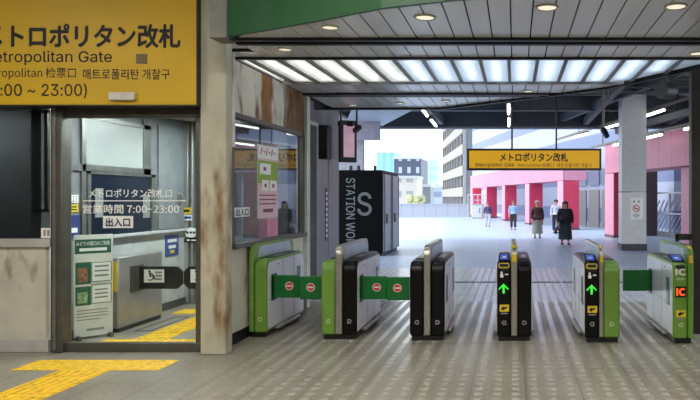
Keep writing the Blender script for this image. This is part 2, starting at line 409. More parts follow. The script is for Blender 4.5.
# round downlights
DL = [(425,17,.105,'round downlight in the plank ceiling below the tip of the green fascia'), (547,7,.105,'round downlight at the top edge, middle of the near ceiling strip'),
      (676,6,.105,'round downlight near the upper right corner of the ceiling'), (330,27,.09,'round downlight close beside the green curved fascia'),
      (285,49,.085,'unlit round downlight on the ceiling strip near the rusty wall panels'), (697,53,.095,'round downlight at the right picture edge before the luminous band'),
      (528,91,.085,'round downlight on the far ceiling strip nearest the diagonal roof edge'), (446,100.7,.085,'round downlight on the far ceiling strip, above the left end of the hanging sign'),
      (400,103,.085,'round downlight on the far ceiling strip, centre of the far row'), (353,105,.085,'round downlight on the far ceiling strip nearest the left wall')]
for i, (px, py, r, lab) in enumerate(DL):
    Y = 680*(ZC-H)/(198-py); X = XA(px, Y); o = thing('downlight', lab, 'ceiling light', (X, Y, ZC), 'round ceiling downlights')
    b = MB(); n = 28
    ring = [[(X+rr*math.cos(a*2*math.pi/n), Y+rr*math.sin(a*2*math.pi/n), z) for a in range(n)] for rr, z in ((r, ZC), (r, ZC-.012), (r*.86, ZC-.014), (r*.74, ZC-.002))]
    R = [b.V(*q) for q in ring]
    for A, B in zip(R, R[1:]):
        for a in range(n): b.f([A[a], A[(a+1)%n], B[(a+1)%n], B[a]])
    b.build('trim_ring', pm('ring_white', 'b9b6ab', .4), o, smooth=True)
    b = MB(); b.disc((X, Y, ZC-.006), XP, YP, ZP, 0, 0, r*.78, .004, 24); b.build('lens', M_lens, o)
    if i in (0, 1, 2, 3, 5):
        l = bpy.data.lights.new('downlight_lamp', 'SPOT'); l.energy = 22; l.spot_size = math.radians(110); l.spot_blend = .6; l.color = (1, .95, .85); l.shadow_soft_size = .07
        lo = bpy.data.objects.new('downlight_lamp', l); COL.objects.link(lo); lo.parent = o; lo.location = (0, 0, -.03)

# green curved fascia and the higher concourse ceiling in front of it
b = MB(); M_fascia = pm('fascia_green', '0d4c20', .45)
for (xa, ya), (xb, yb) in zip(GREEN, GREEN[1:]):
    b.prism([(xa, ya-.05), (xb, yb-.05), (xb, yb), (xa, ya)], 'z', ZC-.01, 4.75)
struct(b.build('trim_7', M_fascia))
b = MB(); b.box(-16, 5, -7, 8.0, 4.75, 4.85); struct(b.build('ceiling_concourse', pm('concourse_ceiling', 'bdbdb8', .7)))
b = MB(); b.box(-3.24, -3.06, 7.2, 7.5, ZC+.0, 4.74); struct(b.build('trim_8', pm('concrete_grey', '7d7c76', .7)))

# unseen lamps added above and behind the viewpoint to fill the hall with light
for i, (X, Y) in enumerate([(-6.5, 1.5), (-2.4, 1.5), (1.6, 1.5), (-6.5, 4.6), (-2.4, 4.6), (1.6, 4.3), (-2.4, -2.5), (1.6, -2.5)]):
    o = thing('fill_lamp', 'unseen fill lamp added on the higher concourse ceiling', 'ceiling light', (X, Y, 4.75), 'concourse fill lamps')
    b = MB(); b.box(X-.75, X+.75, Y-.12, Y+.12, 4.69, 4.75); b.build('fixture', M_white, o)
    l = bpy.data.lights.new('lamp_light', 'AREA'); l.shape = 'RECTANGLE'; l.size = 1.4; l.size_y = .2; l.energy = 85; l.color = (1, .97, .91)
    lo = bpy.data.objects.new('lamp_light', l); COL.objects.link(lo); lo.parent = o; lo.location = (0, 0, -.07)

# ------------------------------------------------------------------ walls and pillars
YK = 7.948; XW = -3.465
M_wallw = rusty('cream_wall_rust', 'dedacb', '8c6a3c', .60, .72, 2.2, .6)
M_pan = rusty('panel_rust', 'd6d3c8', '96682c', .43, .57, 1.9, .4, seed=3)
M_pan2 = rusty('panel_rust_heavy', 'c0b398', '7a5222', .36, .56, 1.6, .4, seed=8)
M_pil = rusty('pillar_rust', 'c4bfaa', '8c6834', .47, .66, 2.0, .5, .05, 2.45, seed=14)
# right-hand side and back of the concourse (out of the picture, closes the room)
b = MB(); b.box(3.5, 3.65, -7, 8.2, 0, 4.75); struct(b.build('wall_right', pm('concourse_wall', '6e6c68', .7)))
b = MB(); b.box(-16, 3.65, -7.15, -7, 0, 4.75); struct(b.build('wall_back', pm('concourse_wall', '6e6c68', .7)))
b = MB(); b.box(-16.15, -16, -7.15, 8.1, 0, 4.75); struct(b.build('wall_concourse_left', pm('concourse_wall', '6e6c68')))
# window wall of the ticket office, running into the depth
YW0, YW1 = 8.32, 11.12; ZW0, ZW1 = 1.235, 2.83
b = MB(); b.box(XW-.12, XW, 7.97, 11.2, 0, ZW0-.06); struct(b.build('wall_left', M_wallw))
b = MB(); b.box(XW-.12, XW-.001, 7.97, YW0, ZW0-.06, ZC+.05); struct(b.build('wall_left_pier', M_wallw))
b = MB(); b.box(XW-.02, XW+.012, 7.97, 11.2, 0, .14); struct(b.build('baseboard_left', M_black))
for i, (y0, y1) in enumerate([(8.0, 9.17), (9.19, 10.2), (10.22, 11.2)]):
    b = MB(); b.box(XW-.12, XW+.01, y0, y1, ZW1+.03, ZC)
    o = b.build('wall_panel', M_pan if i < 2 else M_pan2)
    tag(o, ['rust streaked white wall panel nearest the pillar, above the side window', 'middle rust streaked white wall panel above the side window', 'rust browned wall panel at the far end above the side window'][i], 'wall panel', 'rusty panels above the side window')
b = MB(); b.box(XW-.12, XW+.06, 11.13, 11.3, 0, ZC); struct(b.build('wall_left_jamb', pm('jamb_white', 'cfcfcb', .5)))
win = struct(MB().box(XW-.06, XW+.02, YW0-.05, YW0+.03, ZW0, ZW1+.02).box(XW-.06, XW+.02, 11.04, 11.13, ZW0, ZW1+.02).box(XW-.06, XW+.02, YW0-.05, 11.13, ZW1-.03, ZW1+.03).build('window_1', M_alud))
b = MB(); b.box(XW-.03, XW-.022, YW0, 11.08, ZW0, ZW1); b.build('pane', M_glass2, win)
b = MB(); b.box(XW-.1, XW+.07, YW0-.05, 11.13, ZW0-.06, ZW0); b.build('sill', M_alud, win)
# pillar at the corner
b = MB(); b.box(-3.61, -3.313, 7.796, 7.975, 0, 4.74)
tag(b.build('pillar', M_pil, bevel=.012), 'square cream steel pillar with brown rust runs between office door and side window', 'pillar')
b = MB(); b.box(-3.35, -3.30, 7.975, 8.02, 2.4, ZC); struct(b.build('trim_9', pm('jamb_white', 'cfcfcb')))
# grey wall beyond the office
M_gw = pm('grey_wall', '6e6f74', .5, .2)
b = MB(); b.box(-4.0, -3.78, 11.3, 14.6, 0, 5.2); struct(b.build('wall_left_far', M_gw))
b = MB()
for y0, y1 in ((11.9, 12.75), (12.8, 13.65), (13.7, 14.5)):
    b.box(-3.78, -3.755, y0, y1, .05, 2.6)
struct(b.build('trim_10', pm('grey_shutter', '84858a', .45, .3), bevel=.006))
sgn = thing('notice_strip', 'narrow grey notice strip with white bars on the shutter wall behind the first gate', 'sign', (-3.74, 13.2, 1.2))
b = MB(); b.box(-3.755, -3.745, 13.45, 13.6, .95, 2.0); b.build('board', pm('notice_dark', '55565b'), sgn)
b = MB()
for k in range(9): b.box(-3.745, -3.742, 13.48, 13.57, 1.02+k*.105, 1.08+k*.105)
b.build('bars', M_wt, sgn)

# ------------------------------------------------------------------ ticket office front
b = MB(); fbox(b, -40, 48, 340, 352, YK-.02, .2); struct(b.build('baseboard_front', pm('base_grey', 'c4c2bb', .5, .3)))
lp = thing('wall_panel', 'stained cream lower wall panel under the dark office window, left edge', 'wall panel', (XA(5,YK), YK, .12))
b = MB(); fbox(b, -60, 46, 247, 341, YK, .06); b.build('panel', rusty('front_panel', 'cfcbbc', '7d6a44', .60, .74, 1.4, .8, seed=5), lp)
b = MB(); fbox(b, -60, 50, 239, 247, YK-.04, .12); b.build('sill', pm('sill_grey', 'c2c1bc', .45, .3), lp)
YG = YK+.05
w2 = struct(MB().box(XA(-60,YK), XA(48,YK), YK, YK+.06, ZA(109,YK), ZA(104,YK)).build('window_2', M_alud))
b = MB(); b.box(XA(-60,YK), XA(48,YK), YK+.03, YK+.036, ZA(239,YK), ZA(109,YK)); b.build('pane', M_glass2, w2)
b = MB()
for a, c, d, e in ((33,38,110,212), (44,47.5,110,212)): fbox(b, a, c, d, e, YK+.09, .04)
fbox(b, 33, 47.5, 110, 113, YK+.09, .04); fbox(b, 33, 47.5, 209, 212, YK+.09, .04); b.build('casement', M_alu, w2)
st = MB(); fbox(st, 41, 52, 228, 238, YK-.012, .01); st = tag(st.build('sticker', M_wt), 'small white sticker low on the post edge beside the dark office window', 'sticker')
b = MB(); fbox(b, 43.5, 45.5, 230, 236, YK-.014, .002); fbox(b, 47, 49.5, 230, 236, YK-.014, .002); b.build('mark', M_grayt, st)
# post between window and door
b = MB(); fbox(b, 50, 62, 107.2, 353, YK-.06, .18)
dpo = tag(b.build('door_post', M_alud, bevel=.015), 'dark grey metal post between the dark office window and glass door', 'post')
b = MB(); fbox(b, 52.5, 55.5, 106, 350, YK-.075, .02); b.build('cover_strip', M_alu, dpo)
# glass sliding door
dr = struct(MB().box(XA(62,YK), XA(203,YK), YK, YK+.1, ZA(116,YK), ZA(106,YK)).build('door_1', M_alud))
b = MB(); fbox(b, 62, 66, 116, 350, YK+.02, .05); fbox(b, 195.5, 200, 116, 350, YK+.02, .05); fbox(b, 62, 200, 343, 352, YK+.0, .08); fbox(b, 62, 200, 114, 118, YK+.02, .05)
b.build('door_frame', M_alud, dr, bevel=.006)
b = MB(); fbox(b, 66, 196, 117, 344, YK+.04, .006); b.build('pane', M_glass, dr)
Yt = YK+.037
ftext('lettering', 'メトロポリタン改札口', M_wt, dr, 89, 172, 189, 197.5, Yt, .006)
b = MB(); fbox(b, 83, 186, 200.3, 201.3, Yt, .002); b.build('rule', M_wt, dr)
ftext('lettering', '営業時間 7:00~23:00', M_wt, dr, 83, 179, 204.5, 213.5, Yt, .006)
st = MB(); fbox(st, 103, 133, 216, 228, Yt-.004, .003); st = st.build('door_sticker', M_wt, dr)
ftext('lettering', '出入口', M_navy, st, 106, 130, 218, 226.5, Yt-.005, .02)
b = MB(); b.box(XA(40,YK), XA(203,YK), YK-.02, YK+.05, ZA(100,YK), ZA(104.5,YK)+.02); 
struct(b.build('trim_11', M_rail))
# big yellow sign
Ys = 7.72
ys = thing('direction_sign', 'large yellow wall sign with black gate name and hours above the office door', 'sign', (XA(90,Ys), Ys, ZA(105,Ys)))
M_ysign = pm('sign_yellow', 'd2a904', .5, 0, .03, 2)
b = MB(); b.box(XA(-60,Ys), XA(197,Ys), Ys, YK, ZA(105,Ys), ZA(-22,Ys)); b.build('face_box', M_ysign, ys, bevel=.006)
b = MB(); b.box(XA(-60,Ys), XA(197.6,Ys), Ys-.008, YK, ZA(106.2,Ys), ZA(104.8,Ys)); b.box(XA(196.6,Ys), XA(197.8,Ys), Ys-.008, YK, ZA(105.5,Ys), ZA(-22,Ys)); b.build('edge_frame', M_rail, ys)
ftext('lettering', 'メトロポリタン改札', M_bt, ys, -15, 180, 24.5, 47.5, Ys, .022)
ftext('lettering', 'Metropolitan Gate', M_bt, ys, -19, 112, 51, 65, Ys, .008)
ftext('lettering', 'Metropolitan 检票口', M_bt, ys, -20, 76, 67.5, 79.5, Ys, .0)
ftext('lettering', '매트로폴리탄 개찰구', M_bt, ys, 83, 170, 69, 79.5, Ys, -.004)
ftext('lettering', '(7:00 ~ 23:00)', M_bt, ys, -14, 87, 83.5, 98, Ys, .008)
b = MB(); fbox(b, 136, 147, 54, 63.5, Ys-.006, .006); b.build('square_plate', pm('brown_plate', '6a5a34'), ys)
sn = MB(); fbox(sn, 108, 134, 92, 100, Ys-.052, .05); sn = tag(sn.build('door_sensor', pm('sensor_white', 'c9c6ba', .4), bevel=.008), 'small off-white door sensor box fixed at the bottom of the large yellow sign', 'sensor')

# ------------------------------------------------------------------ inside the ticket office
XI = -5.61
def YI(px): return XI*F/(px-CX)
M_iw = pm('office_white', 'c3c6c4', .55); M_ig = pm('office_grey', '86888a', .5, .2)
b = MB(); b.box(XI-.12, XI, 8.05, 12.3, 0, 1.26); struct(b.build('wall_office', M_iw))
b = MB(); b.box(XI-.12, XI-.001, 8.05, 12.3, 1.26, 3.1); struct(b.build('wall_office_upper', M_ig))
b = MB(); b.box(XI, XI+.02, 8.05, 12.3, 0, .12); struct(b.build('baseboard_office', M_alud))
b = MB(); b.box(XI, XI+.07, 8.75, 12.2, 1.25, 1.29); struct(b.build('trim_12', M_iw))
b = MB(); b.box(-8.6, XW-.12, 12.3, 12.4, 0, 3.1); struct(b.build('wall_office_end', pm('office_end', '8c9194', .5)))
b = MB(); b.box(-8.6, XI-.12, 9.3, 9.4, 0, 3.1); struct(b.build('wall_office_side', pm('office_dark', '6a6e70', .6)))
b = MB(); b.box(-8.7, -8.6, 7.95, 12.4, 0, 3.1); struct(b.build('wall_office_left', M_ig))
b = MB(); b.box(-8.7, XW-.12, 7.99, 12.4, 3.1, 3.16); struct(b.build('ceiling_office', pm('office_ceiling', 'b8bab8', .7)))
b = MB(); b.box(XA(-60,YK), XA(203,YK), YK+.05, YK+.12, ZA(104,YK), 4.75); b.box(-16, XA(-58,YK), YK, YK+.12, 0, 4.75); struct(b.build('wall_front', M_ig))
for i, (X, Y) in enumerate([(-4.5, 10.6), (-4.4, 8.9)]):  # the nearer lamp is added to brighten the standing notice board
    o = thing('office_fill_lamp', ['white fluorescent office lamp at the far end of the ticket office ceiling', 'fill lamp added on the ticket office ceiling just inside the glass door'][i], 'ceiling light', (X, Y, 3.1))
    b = MB(); b.box(X-.1, X+.1, Y-.7, Y+.7, 3.05, 3.1); b.build('fixture', M_white, o)
    l = bpy.data.lights.new('lamp_light', 'AREA'); l.shape = 'RECTANGLE'; l.size = .18; l.size_y = 1.3; l.energy = 62; l.color = (.96, 1, 1)
    lo = bpy.data.objects.new('lamp_light', l); COL.objects.link(lo); lo.parent = o; lo.location = (0, 0, -.06)
o = thing('office_fill_lamp', 'dim fill lamp added in the dark room behind the left office window', 'ceiling light', (-7.2, 8.7, 3.1))  # unseen lamp added to lift the black behind the left window
MB().box(-7.6, -6.8, 8.65, 8.75, 3.05, 3.1).build('fixture', M_white, o)
l = bpy.data.lights.new('lamp_light', 'AREA'); l.shape = 'RECTANGLE'; l.size = .7; l.size_y = .1; l.energy = 22
lo = bpy.data.objects.new('lamp_light', l); COL.objects.link(lo); lo.parent = o; lo.location = (0, 0, -.06)
# white bright inner window, dark inner window
iw = struct(MB().box(XI, XI+.03, YI(80), YI(84), 1.26, 2.98).box(XI, XI+.03, YI(142), YI(149), 2.15, 2.98).box(XI, XI+.03, YI(64), YI(149), 2.15, 2.24).box(XI, XI+.03, YI(64), YI(149), 2.84, 2.9).build('window_3', M_alu))
b = MB(); b.box(XI, XI+.012, YI(84), YI(142), 2.24, 2.84); b.build('frosted_pane', pm('frosted_white', 'b2b7b5', .3, 0, .02), iw)
nw = struct(MB().box(XI, XI+.03, YI(86), YI(89), 1.29, 2.16).box(XI, XI+.03, YI(150), YI(154), 1.29, 2.16).box(XI, XI+.03, YI(86), YI(154), 2.12, 2.16).build('window_4', M_alu))
b = MB(); b.box(XI, XI+.012, YI(89), YI(150), 1.29, 2.12); b.build('dark_pane', pm('navy_pane', '1b2433', .12), nw)
for i, (a, c, z0, z1, lab) in enumerate([(94, 102, 1.5, 1.98, 'tall white notice on the left of the dark inner window'), (142, 149, 1.46, 1.9, 'tall white notice on the right of the dark inner window')]):
    o = MB().box(XI+.014, XI+.018, YI(a), YI(c), z0+.04, z1-.05).build('notice_sheet', pm('notice_pale', '8b8d8b', .5, 0, .02)); tag(o, lab, 'notice', 'white notices on the dark inner window')
    for k in range(3): MB().box(XI+.018, XI+.0195, YI(a)+.03, YI(c)-.03, z0+.08+k*.1, z0+.12+k*.1).build('print_line', M_grayt, o)
# yellow stickers and small signs on the inner wall near the door
o = MB().box(XI, XI+.01, YI(64), YI(77.5), 1.62, 1.72).build('wall_sign', M_yel); tag(o, 'yellow sign low on the grey inner wall beside the door post', 'sign'); 
MB().box(XI+.01, XI+.012, YI(65.5), YI(76), 1.645, 1.66).box(XI+.01, XI+.012, YI(65.5), YI(76), 1.68, 1.695).build('print', M_bt, o)
o = MB().box(XI, XI+.012, YI(70), YI(77.5), 1.74, 1.84).build('number_plate', M_wt); tag(o, 'small white plate reading 11 above the yellow sign on the inner wall', 'sign')
text('lettering', '11', M_bt, o, (XI+.012, YI(71.5), 1.755), YP, ZP, XP, YI(76)-YI(71.5), .07)
o = MB().box(XI, XI+.01, YI(63.2), YI(66), 1.8, 1.97).build('wall_sign', M_yel); tag(o, 'narrow yellow sticker above the white number plate at the door post', 'sign')
o = MB().box(XI, XI+.012, YI(66.5), YI(79), 1.3, 1.58).build('wall_poster', pm('poster_blue', '37427c', .4)); tag(o, 'dark blue poster under the yellow sign on the inner wall', 'poster')
MB().box(XI+.012, XI+.014, YI(69), YI(76.5), 1.36, 1.42).build('print', M_wt, o)
o = MB().box(XI, XI+.012, YI(165), YI(178), .86, 1.2).build('wall_poster', pm('poster_blue2', '43599a', .4)); tag(o, 'small blue poster on the white inner wall above the steel machine', 'poster')
MB().box(XI+.012, XI+.014, YI(167), YI(176), 1.08, 1.13).build('print_line', M_wt, o)
MB().box(XI+.012, XI+.014, YI(168), YI(175), .98, 1.03).build('print_line', M_wt, o)
MB().box(XI+.012, XI+.014, YI(169.5), YI(173.5), .9, .95).build('print', M_yel, o)
# steel posts at the end of the corridor
b = MB()
Yp = 11.6
sp = thing('door_frame_post', 'shiny steel post with badges at the end of the office corridor', 'post', (XA(192,Yp), Yp, 0))
b = MB(); fbox(b, 183.5, 199, 110, 303, Yp, .1); b.build('panel', M_ig, sp)
for a, c in ((184, 188), (190.5, 193), (196, 199)):
    b = MB(); fbox(b, a, c, 110, 303, Yp-.06, .06); b.build('upright', M_steel, sp, bevel=.01)
Yq = Yp-.075
o = MB(); fbox(o, 182, 191, 207.5, 214, Yq, .01); o = tag(o.build('sticker', M_yel), 'yellow sticker on the steel post right of the opening hours', 'sticker')
b = MB(); fbox(b, 183.5, 189.5, 209.5, 212, Yq-.002, .002); b.build('print', M_bt, o)
o = MB(); fbox(o, 182.5, 192, 214.8, 220.5, Yq, .01); o = tag(o.build('sticker', M_wt), 'white sticker with a blue left arrow under the yellow sticker', 'sticker')
b = MB(); b.poly((XA(183.5,Yq), Yq-.001, ZA(217.6,Yq)), XP, ZP, -YP, [(0,0),(.05,.04),(.05,.018),(.13,.018),(.13,-.018),(.05,-.018),(.05,-.04)], .002); b.build('arrow', pm('arrow_blue', '2446a8', .5, 0, 0), o)
o = MB().disc((0,0,0), XP, ZP, -YP, XA(191.5,Yq), ZA(232.5,Yq), .085, .02, 24, 1.3); bmesh.ops.translate(o.bm, vec=(0,Yq,0), verts=o.bm.verts)
o = tag(o.build('round_badge', M_wt), 'oval white badge with dark marks on the steel post', 'badge')
b = MB()
for dx in (-.055, 0, .055): b.disc((XA(191.5,Yq)+dx, Yq-.022, ZA(232.5,Yq)), XP, ZP, -YP, 0, 0, .02, .004, 12)
b.build('marks', M_bt, o)
o = MB(); fbox(o, 184, 199, 238, 242.5, Yq, .02); o = tag(o.build('name_plate', M_black), 'small black plate under the oval badge on the steel post', 'sign')
b = MB(); fbox(b, 187, 189.5, 239.3, 241, Yq-.002, .002); fbox(b, 191, 196, 239.6, 240.8, Yq-.002, .002); b.build('print', M_wt, o)
# grey door with round window on the inner wall
o = struct(MB().box(XI, XI+.03, YI(157), YI(182), 1.31, 2.95).build('door_2', pm('door_grey', '8f9496', .45, .2)))
b = MB(); b.disc((XI+.03, YI(177), ZA(200, 11.2)), YP, ZP, XP, 0, 0, .13, .012, 24); b.build('porthole', M_steel, o)
b = MB(); b.disc((XI+.042, YI(177), ZA(200, 11.2)), YP, ZP, XP, 0, 0, .095, .006, 24); b.build('porthole_glass', pm('grey_glass', '6d7479', .15), o)

# steel wheelchair gate machine with black paddle
XM = -5.285
sm = thing('barrier_machine', 'brushed steel barrier cabinet with black paddle inside the ticket office', 'barrier', (XM-.1, 9.6, 0))
b = MB(); b.box(XM-.17, XM, 9.07, 10.2, .05, 1.01); b.build('cabinet', M_steel, sm, bevel=.02)
b = MB(); b.box(XM-.16, XM-.01, 9.1, 10.17, 0, .05); b.build('plinth', M_black, sm)
b = MB(); b.box(XM-.15, XM-.02, 9.055, 9.07, .55, .95); b.build('hazard_strip', M_yel, sm)
b = MB(); b.box(XM-.005, XM+.012, 9.34, 9.66, .5, .86); b.build('paddle_recess', M_alud, sm)
def paddle(px0, px1, Y, parent, flip=False):
    x0, x1 = XA(px0,Y), XA(px1,Y); z0, z1 = ZA(289,Y), ZA(266.5,Y); c = .07
    pts = [(x0,z0),(x1-c,z0),(x1,z0+c),(x1,z1-c),(x1-c,z1),(x0,z1)]
    if flip: pts = [(x0+x1-a, q) for a, q in pts]
    return MB().prism(pts, 'y', Y, Y+.05).build('paddle', M_black, parent, bevel=.008)
pd = paddle(139, 182, 9.48, sm)
def wheel(parent, px0, px1, Y):
    o = MB(); fbox(o, px0, px1, 269.5, 282.5, Y-.004, .004); o = o.build('symbol_plate', M_wt, parent)
    cx, cz, k = XA(px0,Y)+.09, ZA(276,Y)-.01, .055
    b = MB(); O = (cx, Y-.006, cz)
    n = 18
    ring = [(math.cos(a), math.sin(a)) for a in [(-2.2+2.9*1.35*i/n) for i in range(n+1)]]
    for (a, c), (d, e) in zip(ring, ring[1:]): b.poly(O, XP, ZP, -YP, [(a*k,c*k),(d*k,e*k),(d*k*.72,e*k*.72),(a*k*.72,c*k*.72)][::-1], .002)
    b.disc(O, XP, ZP, -YP, -.01, k*1.35, .017, .002, 12)
    b.poly(O, XP, ZP, -YP, [(-.016,k*1.0),(.004,k*1.0),(.01,k*.25),(k*1.0,k*.25),(k*1.3,-k*.6),(k*1.0,-k*.7),(k*.7,k*0),(-.012,0)], .002)
    b.build('wheelchair_symbol', M_bt, o)
    return o
wp = wheel(pd, 144, 164, 9.48)
b = MB()
for k, (a, c) in enumerate(((155,162),(155,162),(155,162))): fbox(b, a, c, 271.5+k*3.4, 273.2+k*3.4, 9.47, .003)
b.build('print', M_grayt, wp)
s2 = thing('barrier_machine', 'second steel barrier whose black paddle shows at the door edge beside the rusty pillar', 'barrier', (-4.15, 9.6, 0))
b = MB(); b.box(-4.26, -4.08, 9.1, 10.2, 0.05, 1.01); b.build('cabinet', M_steel, s2, bevel=.02)
b = MB(); b.box(-4.25, -4.09, 9.13, 10.17, 0, .05); b.build('plinth', M_black, s2)
pd2 = paddle(183.5, 207, 9.48, s2, True); wheel(pd2, 190.5, 200, 9.48)
# standing poster board in the corner
pb = thing('poster_board', 'tall white standing board with green headed notices behind the glass door', 'notice board', (-5.44, 8.76, 0))
O = Vector((-5.565, 8.58, .03)); E = Vector((-5.27, 8.91, .03)); U = (E-O).normalized(); W = (E-O).length; N = Vector((U.y, -U.x, 0)); HB = 1.3
b = MB(); b.slab(O, U, ZP, N, 0, W, 0, HB, -.03, 0); b.build('board', pm('board_white', 'dcdcd4', .45), pb)
b = MB(); b.slab(O, U, ZP, N, .02, .06, -.03, .02, -.03, .1); b.slab(O, U, ZP, N, W-.06, W-.02, -.03, .02, -.03, .1); b.build('foot', M_alud, pb)
M_pg = pm('poster_green', '24604a', .5, 0, .03)
b = MB(); b.slab(O, U, ZP, N, .01, W-.02, 1.06, 1.24, 0, .002)
b.slab(O, U, ZP, N, .015, .19, .67, .95, 0, .002); b.slab(O, U, ZP, N, .015, .19, .40, .64, 0, .002); b.build('green_panel', M_pg, pb)
b = MB(); b.slab(O, U, ZP, N, .2, W-.02, .70, .945, 0, .002); b.slab(O, U, ZP, N, .2, W-.02, .42, .635, 0, .002); b.build('text_box', M_wt, pb)
b = MB()
for z in (.70, .42):
    for (a, c, d, e) in ((.195,W-.015,z-.008,z),(.195,W-.015,z+.235,z+.243),(.195,.203,z,z+.24),(W-.023,W-.015,z,z+.24)): b.slab(O, U, ZP, N, a, c, d, e, .002, .003)
b.build('box_outline', M_pg, pb)
b = MB(); b.slab(O, U, ZP, N, .04, .15, .70, .88, .002, .004); b.build('photo', pm('photo_brown', '9c6a48', .5, 0, .3, 30), pb)
b = MB(); b.slab(O, U, ZP, N, .04, .15, .43, .57, .002, .004); b.build('photo', pm('photo_green', '8fae7c', .5, 0, .3, 30), pb)
b = MB()
for z in (.88, .82, .76): b.slab(O, U, ZP, N, .23, W-.05, z, z+.022, .002, .004)
for z in (.58, .53, .48): b.slab(O, U, ZP, N, .23, W-.06, z, z+.018, .002, .004)
for k, z in enumerate((.33, .29, .25, .21)): b.slab(O, U, ZP, N, .03, W-(.05 if k < 3 else .15), z, z+.012, 0, .002)
b.slab(O, U, ZP, N, .14, W-.1, .07, .1, 0, .002); b.build('print', M_grayt, pb)
text('lettering', 'みどりの窓口のご利用', M_wt, pb, O+U*.025+ZP*1.16+N*.003, U, ZP, N, W-.065, .055, .001, .01)
b = MB(); b.slab(O, U, ZP, N, .06, W-.07, 1.09, 1.13, .002, .004); b.build('print', M_wt, pb)

# tactile paving
def bumps(b, x0, x1, y0, y1, p=.1, r=.028):
    nx, ny = int((x1-x0)/p), int((y1-y0)/p)
    for i in range(nx):
        for j in range(ny):
            c = (x0+(i+.5)*(x1-x0)/nx, y0+(j+.5)*(y1-y0)/ny); b.tube((c[0],c[1],.004), (c[0],c[1],.012), r, 8, r*.6)
def bars(b, x0, x1, y0, y1, along='y'):
    if along == 'y':
        n = int((x1-x0)/.085)
        for i in range(n):
            c = x0+(i+.5)*(x1-x0)/n; y = y0
            while y < y1-.05:
                e = min(y+.27, y1); b.box(c-.018, c+.018, y+.02, e-.02, .003, .011); y += .3
    else:
        n = int((y1-y0)/.085)
        for i in range(n):
            c = y0+(i+.5)*(y1-y0)/n; x = x0
            while x < x1-.05:
                e = min(x+.27, x1); b.box(x+.02, e-.02, c-.018, c+.018, .003, .011); x += .3
b = MB(); b.box(-5.27, -3.72, 7.1, 7.55, 0, .004); bumps(b, -5.27, -3.72, 7.1, 7.55)
tag(b.build('tactile_paving', M_tact), 'yellow dotted tactile strip across the foot of the office door', 'tactile paving')
b = MB(); b.box(-4.75, -4.22, 3.5, 7.09, 0, .004); bars(b, -4.75, -4.22, 3.5, 7.09)
tag(b.build('tactile_paving', M_tact), 'yellow ribbed tactile strip running from the door towards the lower left corner', 'tactile paving')
b = MB(); b.box(-5.2, -3.75, 8.15, 8.65, 0, .004); bumps(b, -5.2, -3.75, 8.15, 8.65)
tag(b.build('tactile_paving', M_tact), 'yellow dotted tactile strip just inside the glass door', 'tactile paving')
b = MB(); b.box(-4.85, -4.42, 8.66, 10.55, 0, .004); bars(b, -4.85, -4.42, 8.66, 10.55)
tag(b.build('tactile_paving', M_tact), 'yellow ribbed tactile strip beside the steel barrier inside the office', 'tactile paving')
b = MB(); b.box(-5.35, -4.4, 10.56, 11.0, 0, .004); bumps(b, -5.35, -4.4, 10.56, 11.0)
tag(b.build('tactile_paving', M_tact), 'short yellow tactile strip at the far end of the office corridor', 'tactile paving')
b = MB(); O = Vector((-5.1, 9.2, .003))
b.box(-5.15, -5.12, 9.2, 10.3, 0, .004); b.box(-4.95, -4.92, 9.2, 10.3, 0, .004); b.box(-5.15, -4.92, 9.2, 9.23, 0, .004); b.box(-5.15, -4.92, 10.27, 10.3, 0, .004)
tag(b.build('floor_marking', pm('mark_brown', '5d4644', .6)), 'brown outlined floor marking beside the steel barrier', 'floor marking')

# posters on the side window
YPz = XW+.004
po = thing('window_poster', 'pink and green poster taped to the ticket office side window', 'poster', (XW, 9.6, 1.5))
y0, y1 = 9.2, 9.98
b = MB(); b.box(XW-.02, XW-.016, y0, y1, 1.52, 2.53); b.build('sheet', pm('poster_pink', 'e2c3c6', .5, 0, .05, 20), po)
b = MB(); b.box(XW-.016, XW-.014, y0, y1, 2.0, 2.32); b.build('green_field', pm('poster_lime', '8fae3f', .5), po)
b = MB(); b.box(XW-.014, XW-.012, y0+.08, y1-.3, 2.13, 2.28); b.box(XW-.014, XW-.012, y0+.15, y0+.4, 1.9, 2.05); b.box(XW-.014, XW-.012, y0+.45, y1-.06, 1.9, 2.05)
b.box(XW-.016, XW-.014, y0, y1, 2.35, 2.53); b.build('white_box', M_wt, po)
b = MB()
for z in (1.83, 1.77, 1.71): b.box(XW-.016, XW-.014, y0+.06, y1-.08, z, z+.018)
b.box(XW-.016, XW-.014, y0+.2, y1-.2, 1.60, 1.65); b.box(XW-.012, XW-.011, y0+.2, y0+.3, 2.18, 2.23); b.box(XW-.012, XW-.011, y0+.24, y0+.32, 1.95, 2.0); b.box(XW-.012, XW-.011, y0+.54, y0+.62, 1.95, 2.0)
b.build('print', pm('poster_print', '8a3a4c', .5), po)
b = MB()
for k in range(6): b.tube((XW-.014, y0+.1+k*.1, 2.40+.05*(k%2)), (XW-.012, y0+.14+k*.1, 2.49-.05*(k%2)), .012, 6)
b.build('drawing', pm('poster_rose', 'c26a86', .5), po)
po = thing('window_poster', 'plain pink sheet below the green poster on the side window', 'poster', (XW, 9.7, 1.25))
MB().box(XW-.019, XW-.015, 9.26, 9.98, 1.25, 1.51).build('sheet', pm('poster_pink2', 'd88fa8', .5), po)
MB().box(XW-.015, XW-.013, 9.26, 9.55, 1.25, 1.51).build('mauve_field', pm('poster_mauve', '9a6f80', .5), po)  # left part of the sheet in a darker mauve
o = tag(MB().box(XW-.02, XW-.017, 8.44, 8.92, 1.56, 1.68).build('window_sticker', M_wt), 'white sticker with blue characters low on the side window', 'sticker')
text('lettering', '出入口', M_navy, o, (XW-.017, 8.48, 1.575), YP, ZP, XP, .4, .09, .002, .02)

